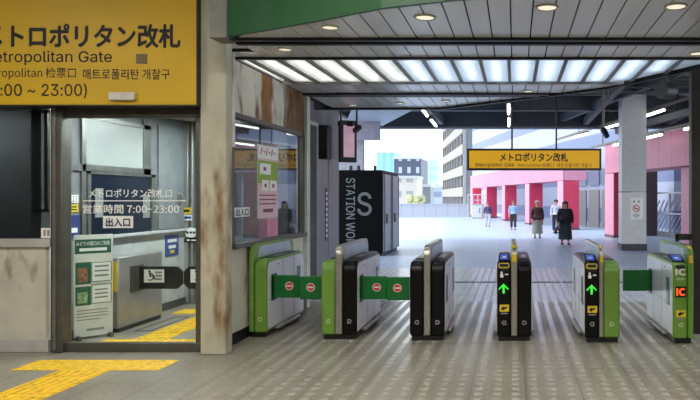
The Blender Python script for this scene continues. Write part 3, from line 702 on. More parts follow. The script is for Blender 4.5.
# ------------------------------------------------------------------ ticket gates
GL = 1.62; GH = 1.0; SH = 1.2
def prof(h, L, r, z0=.06, n=7):
    pts = [(0, z0), (0, h-r)]
    pts += [(r-r*math.cos(a), h-r+r*math.sin(a)) for a in [math.pi/2*k/n for k in range(1, n+1)]]
    pts += [(L-r+r*math.sin(a), h-r+r*math.cos(a)) for a in [math.pi/2*k/n for k in range(0, n+1)]]
    pts += [(L, z0)]
    return pts
def inset_prof(h, L, r, d, z0, d0):
    return [(y, z) for y, z in prof(h-d, L-2*d0, r-d*.4, z0)]
def gate_emblem(par, x, z, mat, kind):
    O = (x, -.002, z); b = MB(); k = .027
    pts = [(-k,-k),(k*.3,-k),(k,-k*.4),(k,k*.4),(k*.3,k),(-k,k)]
    if kind == 'c': pts = [(-a, q) for a, q in pts]
    inner = [(a*.5, q*.5) for a, q in pts]
    for i in range(len(pts)):
        j = (i+1) % len(pts); b.poly(O, XP, ZP, -YP, [pts[i], pts[j], inner[j], inner[i]], .002)
    b.build('emblem', mat, par, local=True)
def no_entry(par, x, y, z, r=.055):
    o = MB().disc((x, y, z), XP, ZP, -YP, 0, 0, r, .003, 24).build('no_entry_mark', M_red, par, local=True)
    MB().slab((x, y-.004, z), XP, ZP, -YP, -r*.66, r*.66, -r*.2, r*.2, 0, .002).disc((0,0,0),XP,ZP,-YP,0,0,.0001,.0001,3).build('white_bar', M_wt, o, local=True) if False else None
    ring = MB(); n = 24
    for k in range(n):
        a, c = 2*math.pi*k/n, 2*math.pi*(k+1)/n
        ring.poly((x, y-.003, z), XP, ZP, -YP, [(r*math.cos(a), r*math.sin(a)), (r*math.cos(c), r*math.sin(c)), (r*.86*math.cos(c), r*.86*math.sin(c)), (r*.86*math.cos(a), r*.86*math.sin(a))], .001)
    ring.slab((x, y-.003, z), XP, ZP, -YP, -r*.62, r*.62, -r*.17, r*.17, 0, .0015)
    ring.build('mark_print', M_wt, par, local=True)
def half(g, x0, x1, side, mat, front, slots, flap, cover):
    """one cabinet of a gate; side = +1 when its outer face looks to +x"""
    xo = x1 if side > 0 else x0
    b = MB(); b.prism(prof(GH, GL, .13), 'x', x0, x1); b.build('housing', mat, g, local=True, bevel=.028, seg=3)
    b = MB(); b.prism([(y*1.0+.05, z+.0) for y, z in prof(GH-.035, GL-.1, .11, .1)], 'x', xo-side*.01, xo+side*.006); sp = b.build('side_panel', M_side, g, local=True, bevel=.004)
    a, c = sorted((xo+side*.005, xo+side*.0075))
    b = MB(); b.box(a, c, .05, GL-.05, .475, .481); b.box(a, c, .62, .626, .1, .96); b.box(a, c, 1.1, 1.106, .1, .96); b.build('panel_seam', M_alud, sp, local=True)
    b = MB(); a2, c2 = sorted((xo+side*.004, xo+side*.009)); b.box(a2, c2, .42, .46, .90, .92); b.build('lock', M_black, sp, local=True)
    dk, tl = slots
    a, c = sorted((xo-side*.03, xo+side*.009))
    b = MB(); b.box(a, c, dk-.11, dk+.11, .44, .80); b.build('flap_slot', M_black, g, local=True, bevel=.008)
    tw = MB().box(a, c, tl-.09, tl+.09, .44, .80).build('side_window_frame', M_alud, g, local=True, bevel=.008)
    a, c = sorted((xo, xo+side*.012)); MB().box(a, c, tl-.07, tl+.07, .46, .78).build('side_window', M_teal, tw, local=True)
    a, c = sorted((xo-side*.01, xo+side*.05)); MB().box(a, c, .35, 1.3, .05, .085).build('kick_rail', M_steel, g, local=True, bevel=.006)
    # top cover
    tc = pm('top_dark', '2c2c2f', .35); MB().box(x0+.025, x1-.025, .34, GL-.16, GH-.004, GH+.012).build('top_cover', tc, g, local=True, bevel=.006)
    MB().box(x0+.06, x1-.06, .55, .85, GH+.010, GH+.016).build('card_slot', M_steel, g, local=True)
    if flap:
        xa, xb = sorted((xo, xo+side*flap)); fy = dk
        fl = MB().prism([(xa, .475), (xb, .475), (xb, .775), (xa, .775)], 'y', fy-.022, fy+.022).build('flap', M_flap, g, local=True, bevel=.01)
        if dk < .8: no_entry(fl, xo+side*flap*(.62 if side > 0 else .58), fy-.024, .635)
    cx = (x0+x1)/2
    if front == 'entry' or front == 'entry_ic':
        blackface = front == 'entry'
        # tilted screen
        b = MB(); b.prism([(.10, GH-.005), (.42, GH-.005), (.42, GH+.075), (.38, GH+.075), (.10, GH+.005)], 'x', x0+.018, x1-.018); cs = b.build('display_console', M_blk2, g, local=True, bevel=.006)
        O = Vector((x0+.038, .14, GH+.018)); V = Vector((0, .28, .07)).normalized(); N = Vector((0, -.07, .28)).normalized()
        ds = MB().slab(O, XP, V, N, 0, x1-x0-.076, .0, .19, .0, .004).build('screen', M_screen, cs, local=True)
        MB().slab(O, XP, V, N, .03, x1-x0-.1, .06, .1, .004, .006).build('screen_lettering', M_wt, ds, local=True)
        # yellow reader ring on the rounded corner
        V = Vector((0, .55, .83)).normalized(); N = Vector((0, -.83, .55)).normalized(); O = Vector((cx, .028, GH-.055))
        rd = MB(); wv, hv = .072, .036
        def rr(k, wv, hv, r): 
            out = []
            for (sx_, sy_, a0) in ((1,1,0),(-1,1,90),(-1,-1,180),(1,-1,270)):
                for j in range(4):
                    a = math.radians(a0+j*30); out.append((sx_*(wv-r)+r*math.cos(a), sy_*(hv-r)+r*math.sin(a)))
            return out
        rd.poly(O, XP, V, N, rr(0, wv*.8, hv*.7, .02), .012); rdo = rd.build('card_reader', M_black, g, local=True)
        P1, P2 = rr(0, wv, hv, .03), rr(0, wv*.8, hv*.66, .02); rg = MB()
        if blackface:
            for i in range(len(P1)): j = (i+1) % len(P1); rg.poly(O, XP, V, N, [P1[i], P1[j], P2[j], P2[i]], .016)
            rg.build('reader_ring', pm('ring_yellow', 'cdb13a', .4), rdo, local=True)
        if blackface:
            b = MB(); O = (cx, -.002, .845)
            b.disc(O, XP, ZP, -YP, -.03, .02, .014, .002, 12); b.poly(O, XP, ZP, -YP, [(-.045,.008),(-.018,.01),(-.005,-.02),(-.012,-.045),(-.042,-.045),(-.05,-.02)], .002)
            b.slab(O, XP, ZP, -YP, .012, .055, -.012, .006, 0, .002); b.build('touch_pictogram', M_wt, g, local=True)
            b = MB(); O = (cx-.005, -.002, .665); k = .062
            b.poly(O, XP, ZP, -YP, [(0,k),(-k,.0),(-k,-k*.35),(-k*.22,k*.35),(-k*.22,-k),(k*.22,-k),(k*.22,k*.35),(k,-k*.35),(k,0)], .003); b.build('arrow_sign', M_arrow, g, local=True)
        else:
            text('lettering', 'IC', M_wt, g, (cx-.06, -.001, .85), XP, ZP, -YP, .12, .075, .003, .03, local=True)
            b = MB(); b.slab((cx, -.002, .785), XP, ZP, -YP, -.05, -.01, 0, .035, 0, .002); b.slab((cx, -.002, .785), XP, ZP, -YP, .0, .045, 0, .03, 0, .002); b.build('print', pm('print_pale', 'a8c48a', .5), g, local=True)
            o = MB().slab((cx, 0, .575), XP, ZP, -YP, -.068, .068, 0, .135, 0, .004).build('ic_display', M_black, g, local=True)
            text('lettering', 'IC', M_orange, o, (cx-.05, -.005, .60), XP, ZP, -YP, .1, .085, .002, .03, local=True)
        zz = .375 if blackface else .33
        o = MB().slab((cx+.005, 0, zz), XP, ZP, -YP, -.06, .06, 0, .085, 0, .003).build('no_ticket_plate', M_yel, g, local=True)
        b = MB(); O = (cx+.005, -.004, zz+.042); b.poly(O, XP, ZP, -YP, [(-.045,.0),(.0,.03),(.0,.012),(.04,.025),(.03,.0),(.0,-.012),(-.02,-.03)], .002); b.build('plate_symbol', M_bt, o, local=True)
        b = MB(); b.slab((cx+.005, -.001, zz-.03), XP, ZP, -YP, -.045, .045, 0, .016, 0, .002); b.build('print', M_grayt, g, local=True)
    gate_emblem(g, cx, .235, M_grayt if mat is not M_green else pm('emblem_pale', 'b9cfa6', .5), 'c' if side < 0 else 'd')
def make_gate(label, px0, px1, base, parts, sp_yellow):
    """parts: ordered left to right; ('spine', width) or ('half', width, side, mat, front, (slot, window), flap, cover)"""
    Y = YF(base); x0 = XA(px0, Y); x1 = XA(px1, Y)
    g = thing('ticket_gate', label, 'ticket gate', (0,0,0), 'automatic ticket gates in a row'); g['_o'] = (0,0,0)
    tot = x1-x0; fixed = sum(p[1] for p in parts); x = -tot/2; sc = tot/fixed
    b = MB(); b.box(-tot/2+.02, tot/2-.02, .03, GL-.03, 0, .065); b.build('plinth', M_black, g, local=True, bevel=.01)
    for p in parts:
        w_ = p[1]*sc
        if p[0] == 'half': half(g, x, x+w_, *p[2:])
        else:
            smat = p[2]
            b = MB(); b.prism([(y-.012, z) for y, z in prof(SH, GL+.02, .13, .07)], 'x', x+.002, x+w_-.002); s_ = b.build('sensor_spine', smat, g, local=True, bevel=.014, seg=3)
            for sd, xx in ((1, x+w_), (-1, x)):
                a, c = sorted((xx-sd*.01, xx+sd*.004)); MB().prism([(.16, 1.02), (.22, SH-.035), (1.42, SH-.035), (1.52, 1.02)], 'x', a, c).build('sensor_panel', M_sensor, s_, local=True, bevel=.003)
            if sp_yellow:
                MB().box(x+.012, x+w_-.012, -.015, .0, 1.0, 1.09).build('yellow_sticker', M_yel, s_, local=True)
                MB().prism([(.03, SH-.03), (.12, SH+.001), (.12, SH+.006), (.02, SH-.025)], 'x', x+.012, x+w_-.012).build('yellow_strip', M_yel, s_, local=True)
        x += w_
    g.location = ((x0+x1)/2, Y, 0); g.rotation_euler = (0, 0, .0103)
    return g
B_, G_ = M_blk2, M_green
FR, RE = .27, 1.33
make_gate('half-width green ticket gate against the office wall, leftmost of the row', 249, 266.5, 337.6, [('spine', .07, M_green), ('half', .18, 1, G_, '', (FR, RE), .345, 0)], False)
make_gate('ticket gate with a green left front and a black right front', 321, 356.5, 339.8, [('half', .18, -1, G_, '', (FR, RE), .345, 0), ('spine', .09, M_spine), ('half', .18, 1, B_, '', (FR, RE), .335, 0)], False)
make_gate('black fronted ticket gate with plain front, third from left, steel strip in the middle', 409.7, 444.5, 341, [('half', .18, -1, B_, '', (FR, RE), .335, 0), ('spine', .09, M_spine), ('half', .18, 1, B_, '', (FR, RE), 0, 0)], False)
make_gate('black fronted ticket gate with green arrow, standing alone fourth from left', 497, 531.5, 341.5, [('half', .18, -1, B_, 'entry', (FR, RE), 0, 0), ('spine', .085, M_spine), ('half', .18, 1, B_, '', (FR, RE), 0, 0)], True)
make_gate('ticket gate with black arrow front and green right half', 585, 620, 343, [('half', .18, -1, B_, 'entry', (FR, RE), 0, 0), ('spine', .06, M_spine), ('half', .21, 1, G_, '', (RE, FR), .12, 0)], True)
make_gate('green fronted gate with white and orange IC signs, rightmost of the row', 673.5, 693.5, 344, [('half', .18, -1, G_, 'entry_ic', (RE, FR), .40, 0), ('spine', .07, M_green)], True)

# black metal frame post at the right edge with a latch arm
fp = thing('gate_post', 'dark metal post with a latch arm at the right picture edge', 'post', (2.42, 9.0, 0))
MB().box(2.34, 2.5, 9.0, 9.16, 0, 5.0).build('post', pm('post_brown', '37322c', .5, .3), fp, bevel=.01)
MB().box(2.14, 2.34, 9.03, 9.1, ZA(240,9.03), ZA(234,9.03)).box(2.14, 2.18, 9.03, 9.1, 1.22, ZA(234,9.03)).build('latch_arm', pm('post_brown', '37322c'), fp, bevel=.008)

# ------------------------------------------------------------------ hanging things near the left wall
Ym = 13.6
mo = thing('monitor', 'black ceiling-hung information monitor with a pink screen beyond the office', 'monitor', (XA(345,Ym), Ym, ZA(163,Ym)))
O = Vector((XA(341,Ym), Ym, ZA(162,Ym))); U = Vector((.88, .47, 0)).normalized(); N = Vector((U.y, -U.x, 0)); V = Vector((0,0,1)); 
b = MB(); b.slab(O, U, V, N, -.02, .32, 0, .84, -.14, 0); b.build('case', M_black, mo, bevel=.01)
b = MB(); b.slab(O, U, V, N, .05, .27, .1, .74, 0, .006); b.build('screen', pm('screen_pink', 'd9b6c6', .3, 0, .12, 3, emit='e6b2cc', es=.25), mo)
b = MB(); b.box(XA(338,Ym)-.02, XA(338,Ym)+.28, Ym+.05, Ym+.4, ZA(126,Ym), ZA(121,Ym)); b.build('bracket', M_black, mo)
for px in (338, 354): b = MB(); b.tube((XA(px,Ym)+.02, Ym+.15, ZA(124,Ym)), (XA(px,Ym)+.02, Ym+.15, 4.9), .02); b.build('hanging_rod', M_black, mo)
sc = thing('security_camera', 'small black security camera on the monitor bracket', 'camera', (XA(357,Ym), Ym, ZA(128,Ym)))
MB().bar((XA(354,Ym), Ym+.05, ZA(131,Ym)), (XA(361,Ym), Ym-.1, ZA(127,Ym)), .09, .09).build('body', M_black, sc, bevel=.01)
MB().tube((XA(357,Ym), Ym+.1, ZA(129,Ym)), (XA(353,Ym), Ym+.15, ZA(122,Ym)), .015).build('arm', M_black, sc)
sp_ = thing('loudspeaker', 'black box loudspeaker on the far grey wall left of the monitor', 'speaker', (-3.68, 13.15, 2.55))
MB().box(-3.775, -3.58, 13.0, 13.3, 2.55, 3.2).build('box', M_black, sp_, bevel=.02)
MB().tube((-3.68, 12.999, 2.78), (-3.68, 12.99, 2.78), .07, 20).build('cone', pm('cone_grey', '2a2a2c', .7), sp_)

# black booth
YB = 21.1; xb0, xb1 = XA(336,YB), XA(382,YB); hb = ZA(170,YB)
bo = thing('work_booth', 'black office booth with vertical lettering and a big letter S', 'booth', ((xb0+xb1)/2, YB+1.4, 0))
M_booth = pm('booth_black', '050506', .5, 0, .06, 6, .12)
MB().box(xb0-.1, xb1, YB, YB+2.9, .06, hb).build('cabin', M_booth, bo, bevel=.03)
MB().box(xb0-.06, xb1-.04, YB+.04, YB+2.86, 0, .06).build('plinth', M_black, bo)
text('lettering', 'STATION WORK', pm('booth_letter', '505257', .5), bo, (XA(346.5,YB), YB, ZA(256,YB)), (0,0,1), (1,0,0), -YP, 2.45, .26, .004, .01) if False else None
text('lettering', 'STATION WORK', pm('booth_letter', '7e8084', .5), bo, (XA(346,YB), YB, ZA(178,YB)), (0,0,-1), (1,0,0), -YP, 2.25, XA(355,YB)-XA(346,YB), .004, .01)
text('lettering', 'S', pm('booth_letter_bright', '6e7074', .5), bo, (XA(357.5,YB), YB, ZA(215.5,YB)), XP, ZP, -YP, XA(372,YB)-XA(358,YB), ZA(191.5,YB)-ZA(214.5,YB), .005, .012)
for k, (ya, yb_) in enumerate(((YB+.12, YB+1.3), (YB+1.5, YB+2.75))):
    d = MB().box(xb1, xb1+.05, ya, yb_, .1, hb-.12).build('glass_door', pm('booth_glass', 'aebcc2', .4, 0, .04, 6, .3), bo, bevel=.01)
    MB().box(xb1+.05, xb1+.06, ya, ya+.08, .1, hb-.12).box(xb1+.05, xb1+.06, yb_-.08, yb_, .1, hb-.12).build('door_frame', M_black, d)
    MB().tube((xb1+.1, ya+.2, 1.0), (xb1+.1, ya+.2, 1.3), .03).build('door_handle', pm('handle_brown', '7a5a3a', .4), d)
b = MB()
for q in (.2, .55, 1.3): b.tube((xb0+.2+q*.7, YB+.5, hb), (xb0+.2+q*.7, YB+.5, hb+.16), .05)
b.build('roof_vent', M_dsteel, bo)

# ------------------------------------------------------------------ hanging sign under the canopy
Yh = 22.1
hs = thing('hanging_sign', 'yellow hanging sign with black gate name in a black frame under the canopy', 'sign', (XA(534,Yh), Yh, ZA(170,Yh)))
xa, xb, za, zb = XA(467,Yh), XA(601.5,Yh), ZA(170.3,Yh), ZA(148.5,Yh)
b = MB(); b.box(xa, xb, Yh, Yh+.22, za, zb); b.build('frame', M_black, hs, bevel=.01)
b = MB(); b.box(xa+.07, xb-.07, Yh-.006, Yh, za+.07, zb-.07); b.build('face', pm('lit_yellow', 'f0b010', .5, 0, .03, 1, emit='f0ae10', es=.22), hs)
Yh2 = Yh-.006
ftext('lettering', 'メトロポリタン改札', M_bt, hs, 500, 568, 153, 161.5, Yh2, .02)
ftext('lettering', 'Metropolitan Gate', M_bt, hs, 475.5, 514, 162.8, 167.5, Yh2, .01)
ftext('lettering', 'Metropolitan 检票口', pm('print_brown', '5a4310', .6, 0, 0), hs, 518, 554, 163.2, 167.5, Yh2)
ftext('lettering', '매트로폴리탄 개찰구', pm('print_brown', '5a4310'), hs, 557, 592, 163.2, 167.5, Yh2)
for px in (512, 556.5): MB().tube((XA(px,Yh), Yh+.1, zb), (XA(px,Yh), Yh+.1, 5.3), .03).build('hanging_rod', M_black, hs)

# ------------------------------------------------------------------ outdoor canopy
ZD = 5.55
b = MB(); pts = []
per = .85
def corr(x0, x1, z):
    out = []; x = x0
    while x < x1:
        out += [(x, z), (x+.3*per, z), (x+.42*per, z+.2), (x+.88*per, z+.2)]; x += per
    return out+[(x1, z)]
c = corr(-7, 13, ZD); b.prism(c+[(p[0], p[1]+.02) for p in c[::-1]], 'y', 11.5, 29.5)
cn = thing('roof_canopy', 'dark steel canopy with corrugated deck and beams over the plaza entrance', 'canopy', (2, 20, 5))
b.build('roof_deck', pm('deck_grey', 'd4d7dc', .6, .2), cn)
def beam(x0, x1, y, z0, z1, fl=.3):
    bb = MB(); bb.box(x0, x1, y-.03, y+.03, z0, z1); bb.box(x0, x1, y-fl/2, y+fl/2, z0, z0+.04); bb.box(x0, x1, y-fl/2, y+fl/2, z1-.04, z1)
    return bb.build('cross_beam', M_dsteel, cn)
for y, z0 in ((13.5, 5.0), (17.2, 5.0), (21.0, 5.05), (25.0, 5.0)): beam(-7, 13, y, z0, ZD)
MB().box(-7, 13, 29.0, 29.35, ZA(128.5,29), ZD+.25).build('edge_beam', pm('edge_steel', '3d4148', .55, .2), cn)
MB().box(-7, 13, 28.9, 29.0, ZA(128.5,29), ZA(126.5,29)).build('edge_gutter', pm('gutter', '6b7079', .5, .3), cn)
for x in (-6.5, -3.1, -.2, 3.0, 6.5): MB().box(x-.09, x+.09, 12.9, 29, 4.9, 5.2).build('long_beam', M_dsteel, cn)
MB().bar((5.6, 12.5, 5.2), (2.0, 29, 5.2), .16, .3).build('skew_beam', M_dsteel, cn)
MB().bar((7.4, 14, 4.6), (4.3, 28.6, 4.6), .2, .24).build('skew_beam', M_dsteel, cn)
# light truss piece seen near the ceiling edge
tp = MB(); 
for (p, q) in (((-.6, 15, 4.85), (2.6, 17, 4.95)), ((-.6, 15, 4.55), (2.6, 17, 4.75)), ((.2, 15.5, 4.6), (.8, 15.9, 4.9)), ((1.4, 16.2, 4.7), (1.0, 16, 4.9))): tp.bar(p, q, .06, .06)
tp.build('brace', pm('brace_grey', '7c7f86', .5, .3), cn)
for x in (-1.2, .9, 2.2, 3.3, 4.4, 5.4): MB().tube((x, 14.6, 5.5), (x, 14.6, 4.75+.05*(x % 1)), .018, 6).build('hanger_rod', M_black, cn)
for x in (1.7, 2.9, 4.0): MB().bar((x, 17.6, 5.45), (x+.9, 17.6, 4.85), .05, .05).bar((x+.9, 17.6, 5.45), (x, 17.6, 4.85), .05, .05).build('cross_brace', M_black, cn)
MB().tube((2.0, 14.6, 5.5), (2.0, 14.6, 3.9), .03, 8).build('drop_rod', M_black, cn)
for x0_, x1_, y_ in ((.2, 1.0, 13.2), (1.1, 1.9, 13.2), (2.3, 3.2, 14.2), (3.4, 4.2, 14.2), (-3.0, -2.2, 14), (-1.6, -.8, 14)):
    MB().bar((x0_, y_, 5.45), (x1_, y_, 4.7), .04, .04).bar((x1_, y_, 5.45), (x0_, y_, 4.7), .04, .04).build('cross_brace', M_black, cn)
for k in range(5):
    b = MB(); y = 15+k*1.4; b.path([(-5, y, 4.86+.03*k), (0, y+.2, 4.82+.03*k), (7, y-.2, 4.86+.03*k)], .022, 6); b.build('conduit', M_black, cn)
# light panel and side wall at the left of the canopy
MB().prism([(XA(363,24), 22.5), (XA(419,23), 22.5), (XA(383,28), 28), (XA(345,28), 28)], 'z', 4.78, 4.82).build('soffit_panel', pm('soffit_white', 'b4b9c2', .6), cn)
b = MB(); b.box(-9, XA(379.5,26.5), 26.5, 26.7, ZA(140,26.5), 5.5); struct(b.build('wall_canopy_side', pm('mauve_wall', '9e98a5', .6)))
b = MB(); b.box(-9, XA(363,27), 27.0, 27.3, 0, 4.3); struct(b.build('wall_plaza_left', pm('pale_wall', 'b3b0b8', .6)))

# tube lamps
def lampline(name_lab, pts, z, cat='ceiling light', tw=.045):
    for (p, q), lab in zip(pts, name_lab):
        p = Vector(p); q = Vector(q); o = thing('tube_lamp', lab, cat, tuple((p+q)/2), 'tube lamps under the canopy')
        d = (q-p).normalized(); MB().bar(p+ZP*.07, q+ZP*.07, .12, .06).build('fixture', M_alud, o)
        MB().tube(p+d*.03, q-d*.03, tw, 10).build('light_tube', M_tubeo, o)
Z1 = 4.72
lampline(['lit tube lamp above the booth, nearer of the pair left of the hanging sign', 'lit tube lamp above the booth, farther of the pair left of the hanging sign'], [((-3.05, 22.3, Z1), (-3.12, 24.2, Z1)), ((-3.15, 25.5, Z1), (-3.2, 27.6, Z1))], Z1)
lampline(['lit tube lamp above the hanging sign, nearer of the two', 'lit tube lamp above the hanging sign, farther of the two'], [((-.2, 21.3, Z1), (-.22, 23.6, Z1)), ((-.22, 25, Z1), (-.25, 27.6, Z1))], Z1)
def diag(pxa, pxb, pya, pyb, z):
    Ya, Yb = F*(z-H)/(198-pya), F*(z-H)/(198-pyb); return ((XA(pxa,Ya), Ya, z), (XA(pxb,Yb), Yb, z))
L3 = [diag(664.5,641,109.8,117.5,4.7), diag(620,604,124,128.5,4.7), diag(588,574,133.5,137,4.7)]
lampline(['bright tube lamp on the upper slanting rail, nearest one on the right', 'bright tube lamp on the upper slanting rail, middle one above the sign end', 'tube lamp on the upper slanting rail, farthest one'], L3, 4.7)
L4 = [diag(699,684,126,129.5,4.05), diag(662,645,134.5,138.3,4.05), diag(628,613,142,145.5,4.05)]
lampline(['tube lamp on the lower slanting rail, nearest one at the right edge', 'tube lamp on the lower slanting rail before the pink fascia', 'tube lamp on the lower slanting rail behind the sign end'], L4, 4.05)
for LL, lab in ((L3, 'upper slanting grey lamp rail under the canopy'), (L4, 'lower slanting grey lamp rail before the pink fascia')):
    a, c = Vector(LL[0][0]), Vector(LL[-1][1]); d = (c-a).normalized()
    o = tag(MB().bar(a-d*4+ZP*.14, c+d*3+ZP*.14, .09, .08).build('lamp_rail', M_alud), lab, 'rail')
    for k in range(5): p = a+d*(k*2.6-1)+ZP*.15; MB().tube(p, (p.x, p.y, 5.4), .02, 6).build('hanger_rod', M_black, o)
# speaker horn and camera under the canopy
o = thing('loudspeaker', 'round black loudspeaker under the canopy near the upper right', 'speaker', (XA(667,15), 15, 4.15))
MB().tube((XA(661,15), 15, ZA(90,15)), (XA(673,15), 15.2, ZA(89,15)), .2, 20).build('horn', M_black, o, smooth=True)
MB().tube((XA(667,15), 15.1, ZA(88,15)), (XA(667,15), 15.1, 5.5), .03, 8).build('bracket', M_black, o)
o = thing('security_camera', 'black camera on a long drop rod above the right end of the hanging sign', 'camera', (XA(604,18), 18, ZA(138,18)))
MB().tube((XA(603.5,18), 18, ZA(130,18)), (XA(606,18), 17.8, ZA(137,18)), .09, 12, .07).build('body', M_black, o, smooth=True)
MB().tube((XA(603.5,18), 18, ZA(131,18)), (XA(603.5,18), 18, 5.5), .035, 8).build('drop_rod', M_alud, o)

# ------------------------------------------------------------------ pink arcade
def panel_material(name, c, gap=1.0):
    t = NT(name); p, x = t.pos()
    d = t.mth('ADD', t.mth('MULTIPLY', x[0], .226), t.mth('MULTIPLY', x[1], -.974))
    j = t.mth('LESS_THAN', t.mth('FRACT', t.mth('DIVIDE', d, gap)), .04)
    n = t.noise(p, .8, 3)
    base = t.mix(t.ramp(n, .3, .7), lin(c), tuple(v*.9 for v in lin(c)[:3])+(1,))
    t.bsdf(t.mix(t.mth('MULTIPLY', j, .35), base, lin('7c3a52')), .5); return t.m
M_pink = panel_material('pink_panel', 'd9849f', 1.1); M_redc = pm('red_column', 'cf3a58', .5, 0, .05, 2); M_pinkc = pm('pink_side', 'dd93a8', .5, 0, .04)
D = Vector((1.75, -7.55, 0)).normalized(); NP = Vector((-D.y, D.x, 0)); NP = -NP if NP.x > 0 else NP     # NP looks at the plaza (left)
A0 = Vector((-4.3, 68.45, 0))
def rowp(k): return A0+Vector((1.75, -7.55, 0))*k
clab = ['farthest red column of the pink arcade beside the white box', 'red column behind the person in white trousers', 'red column behind the person in the light blue shirt', 'red column behind the person in the maroon coat', 'red column beside the person in the black coat', 'broad red column of the near pink arcade under its fascia corner', 'pink faced column at the right edge beside the dark post']
for k in range(7):
    P = rowp(k) if k < 6 else Vector((6.42, 24.2, 0))
    zt = 2.77 if k < 5 else 2.92
    o = thing('arcade_column', clab[k], 'column', tuple(P), 'red arcade columns')
    wd = .95; dp = 1.1
    MB().slab(P, -NP, ZP, -D, .03, wd, .12, zt, 0, dp).build('shaft', M_redc, o)
    MB().slab(P, -NP, ZP, -D, 0, .03, .12, zt, 0, dp).build('side_panel', M_pinkc, o)
    MB().slab(P, -NP, ZP, -D, -.02, wd+.02, 0, .12, -.02, dp+.02).build('base', pm('col_base', '6a5058', .6), o)
def fascia(k0, k1, z0, z1, lab, extra=0):
    P, Q = rowp(k0), rowp(k1); o = thing('arcade_fascia', lab, 'fascia', tuple((P+Q)/2+ZP*z0)); L = (Q-P).length
    MB().slab(P, D, ZP, -NP, -1.1, L+extra, z0, z1, 0, .12).build('face_panel', M_pink, o)
    MB().slab(P, D, ZP, -NP, -1.1, L+extra, z0, z1, .12, 1.4).build('core', M_pinkc, o)
    MB().slab(P, D, ZP, -NP, -1.1, L+extra, z1, z1+.06, -.04, 1.45).build('coping', pm('coping', 'c4a9b4', .5), o)
fascia(0, 4, 2.8, 3.97, 'long pink panelled fascia of the far arcade behind the people')
fascia(5, 6.4, 2.95, 4.26, 'pink panelled fascia of the near arcade right of the white pillar')
# soffit / recess behind the near arcade
P = rowp(5)-NP*4.0
o = struct(MB().slab(P, D, ZP, -NP, -6, 14, 0, 5.4, 0, .2).build('wall_arcade', pm('arcade_grey', '959aa4', .5)))
# stair railing
rl = thing('stair_railing', 'white metal stair railing under the near pink arcade', 'railing', tuple(rowp(5.4)-NP*2.6))
P = rowp(5.15)-NP*2.6-D*4
M_rl = pm('rail_white', 'b9bdc4', .4, .3)
for k in range(5): MB().slab(P, D, ZP, -NP, k*1.5, k*1.5+.09, 0, 2.0, 0, .08).build('post', M_rl, rl)
b = MB()
for z in (1.05, 2.0): b.slab(P, D, ZP, -NP, 0, 6.1, z, z+.07, 0, .07)
b.build('handrail', M_rl, rl)
b = MB()
for k in range(16): b.bar(P+D*(k*.38)+ZP*(.25), P+D*(k*.38+.8)+ZP*(1.0), .03, .03)
for k in range(12): b.bar(P+D*(k*.5)-NP*.5+ZP*(1.2), P+D*(k*.5+.5)-NP*.5+ZP*(1.7), .06, .06)
b.build('infill_bars', M_rl, rl)
MB().slab(P, D, ZP, -NP, -.1, 6.3, 0, .22, -.05, .2).build('kerb', pm('kerb', '8a8d92', .6), rl)
# dark column beside the white pillar
Yd = YF(236); b = MB(); b.box(XA(646,Yd), XA(657.5,Yd), Yd, Yd+.6, 0, 3.2)
dcol = b.build('dark_column', pm('dark_stone', '3a3238', .4)); tag(dcol, 'dark polished column right behind the white pillar', 'column')
# white pillar with no smoking sign
Yw = YF(250.5)
wpil = thing('pillar', 'broad light grey pillar with a no-smoking sign on the plaza', 'pillar', (XA(634,Yw), Yw, 0))
xa, xb = XA(622,Yw), XA(646.5,Yw)
MB().box(xa, xb, Yw, Yw+.8, .22, 2.0).build('lower_cladding', pm('pillar_light', 'd6d2cf', .45, 0, .03), wpil, bevel=.02)
MB().box(xa, xb, Yw, Yw+.8, 2.02, 5.4).build('upper_cladding', pm('pillar_mid', 'c2c2c4', .45, 0, .03), wpil, bevel=.02)
MB().box(xa-.02, xb+.02, Yw-.02, Yw+.82, 0, .22).build('base', pm('pillar_base', '3c3a3a', .5), wpil)
Yn = Yw-.012
ns = MB(); fbox(ns, 630.5, 643, 197.5, 219.5, Yn, .01); ns = tag(ns.build('no_smoking_sign', M_wt), 'white no-smoking sign with red circle on the light grey pillar', 'sign')
b = MB(); n = 28; O = (XA(636.3,Yn), Yn-.001, ZA(208.5,Yn)); r = .125
for k in range(n):
    a, c = 2*math.pi*k/n, 2*math.pi*(k+1)/n
    b.poly(O, XP, ZP, -YP, [(r*math.cos(a), r*math.sin(a)), (r*math.cos(c), r*math.sin(c)), (r*.75*math.cos(c), r*.75*math.sin(c)), (r*.75*math.cos(a), r*.75*math.sin(a))], .003)
b.poly(O, XP, ZP, -YP, [(-.09,.07),(-.07,.09),(.09,-.07),(.07,-.09)], .003); b.build('prohibition_ring', M_red, ns)
MB().slab(O, XP, ZP, -YP, -.07, .06, -.015, .015, 0, .002).build('cigarette', M_bt, ns)
b = MB()
for q in (-.08, .08): b.disc(O, XP, ZP, -YP, q, .26, .028, .002, 10); b.slab(O, XP, ZP, -YP, q-.035, q+.035, .2, .235, 0, .002)
for z, a in ((-.2, .1), (-.25, .12), (-.3, .08)): b.slab(O, XP, ZP, -YP, -a, a, z, z+.025, 0, .002)
b.build('print', M_grayt, ns)

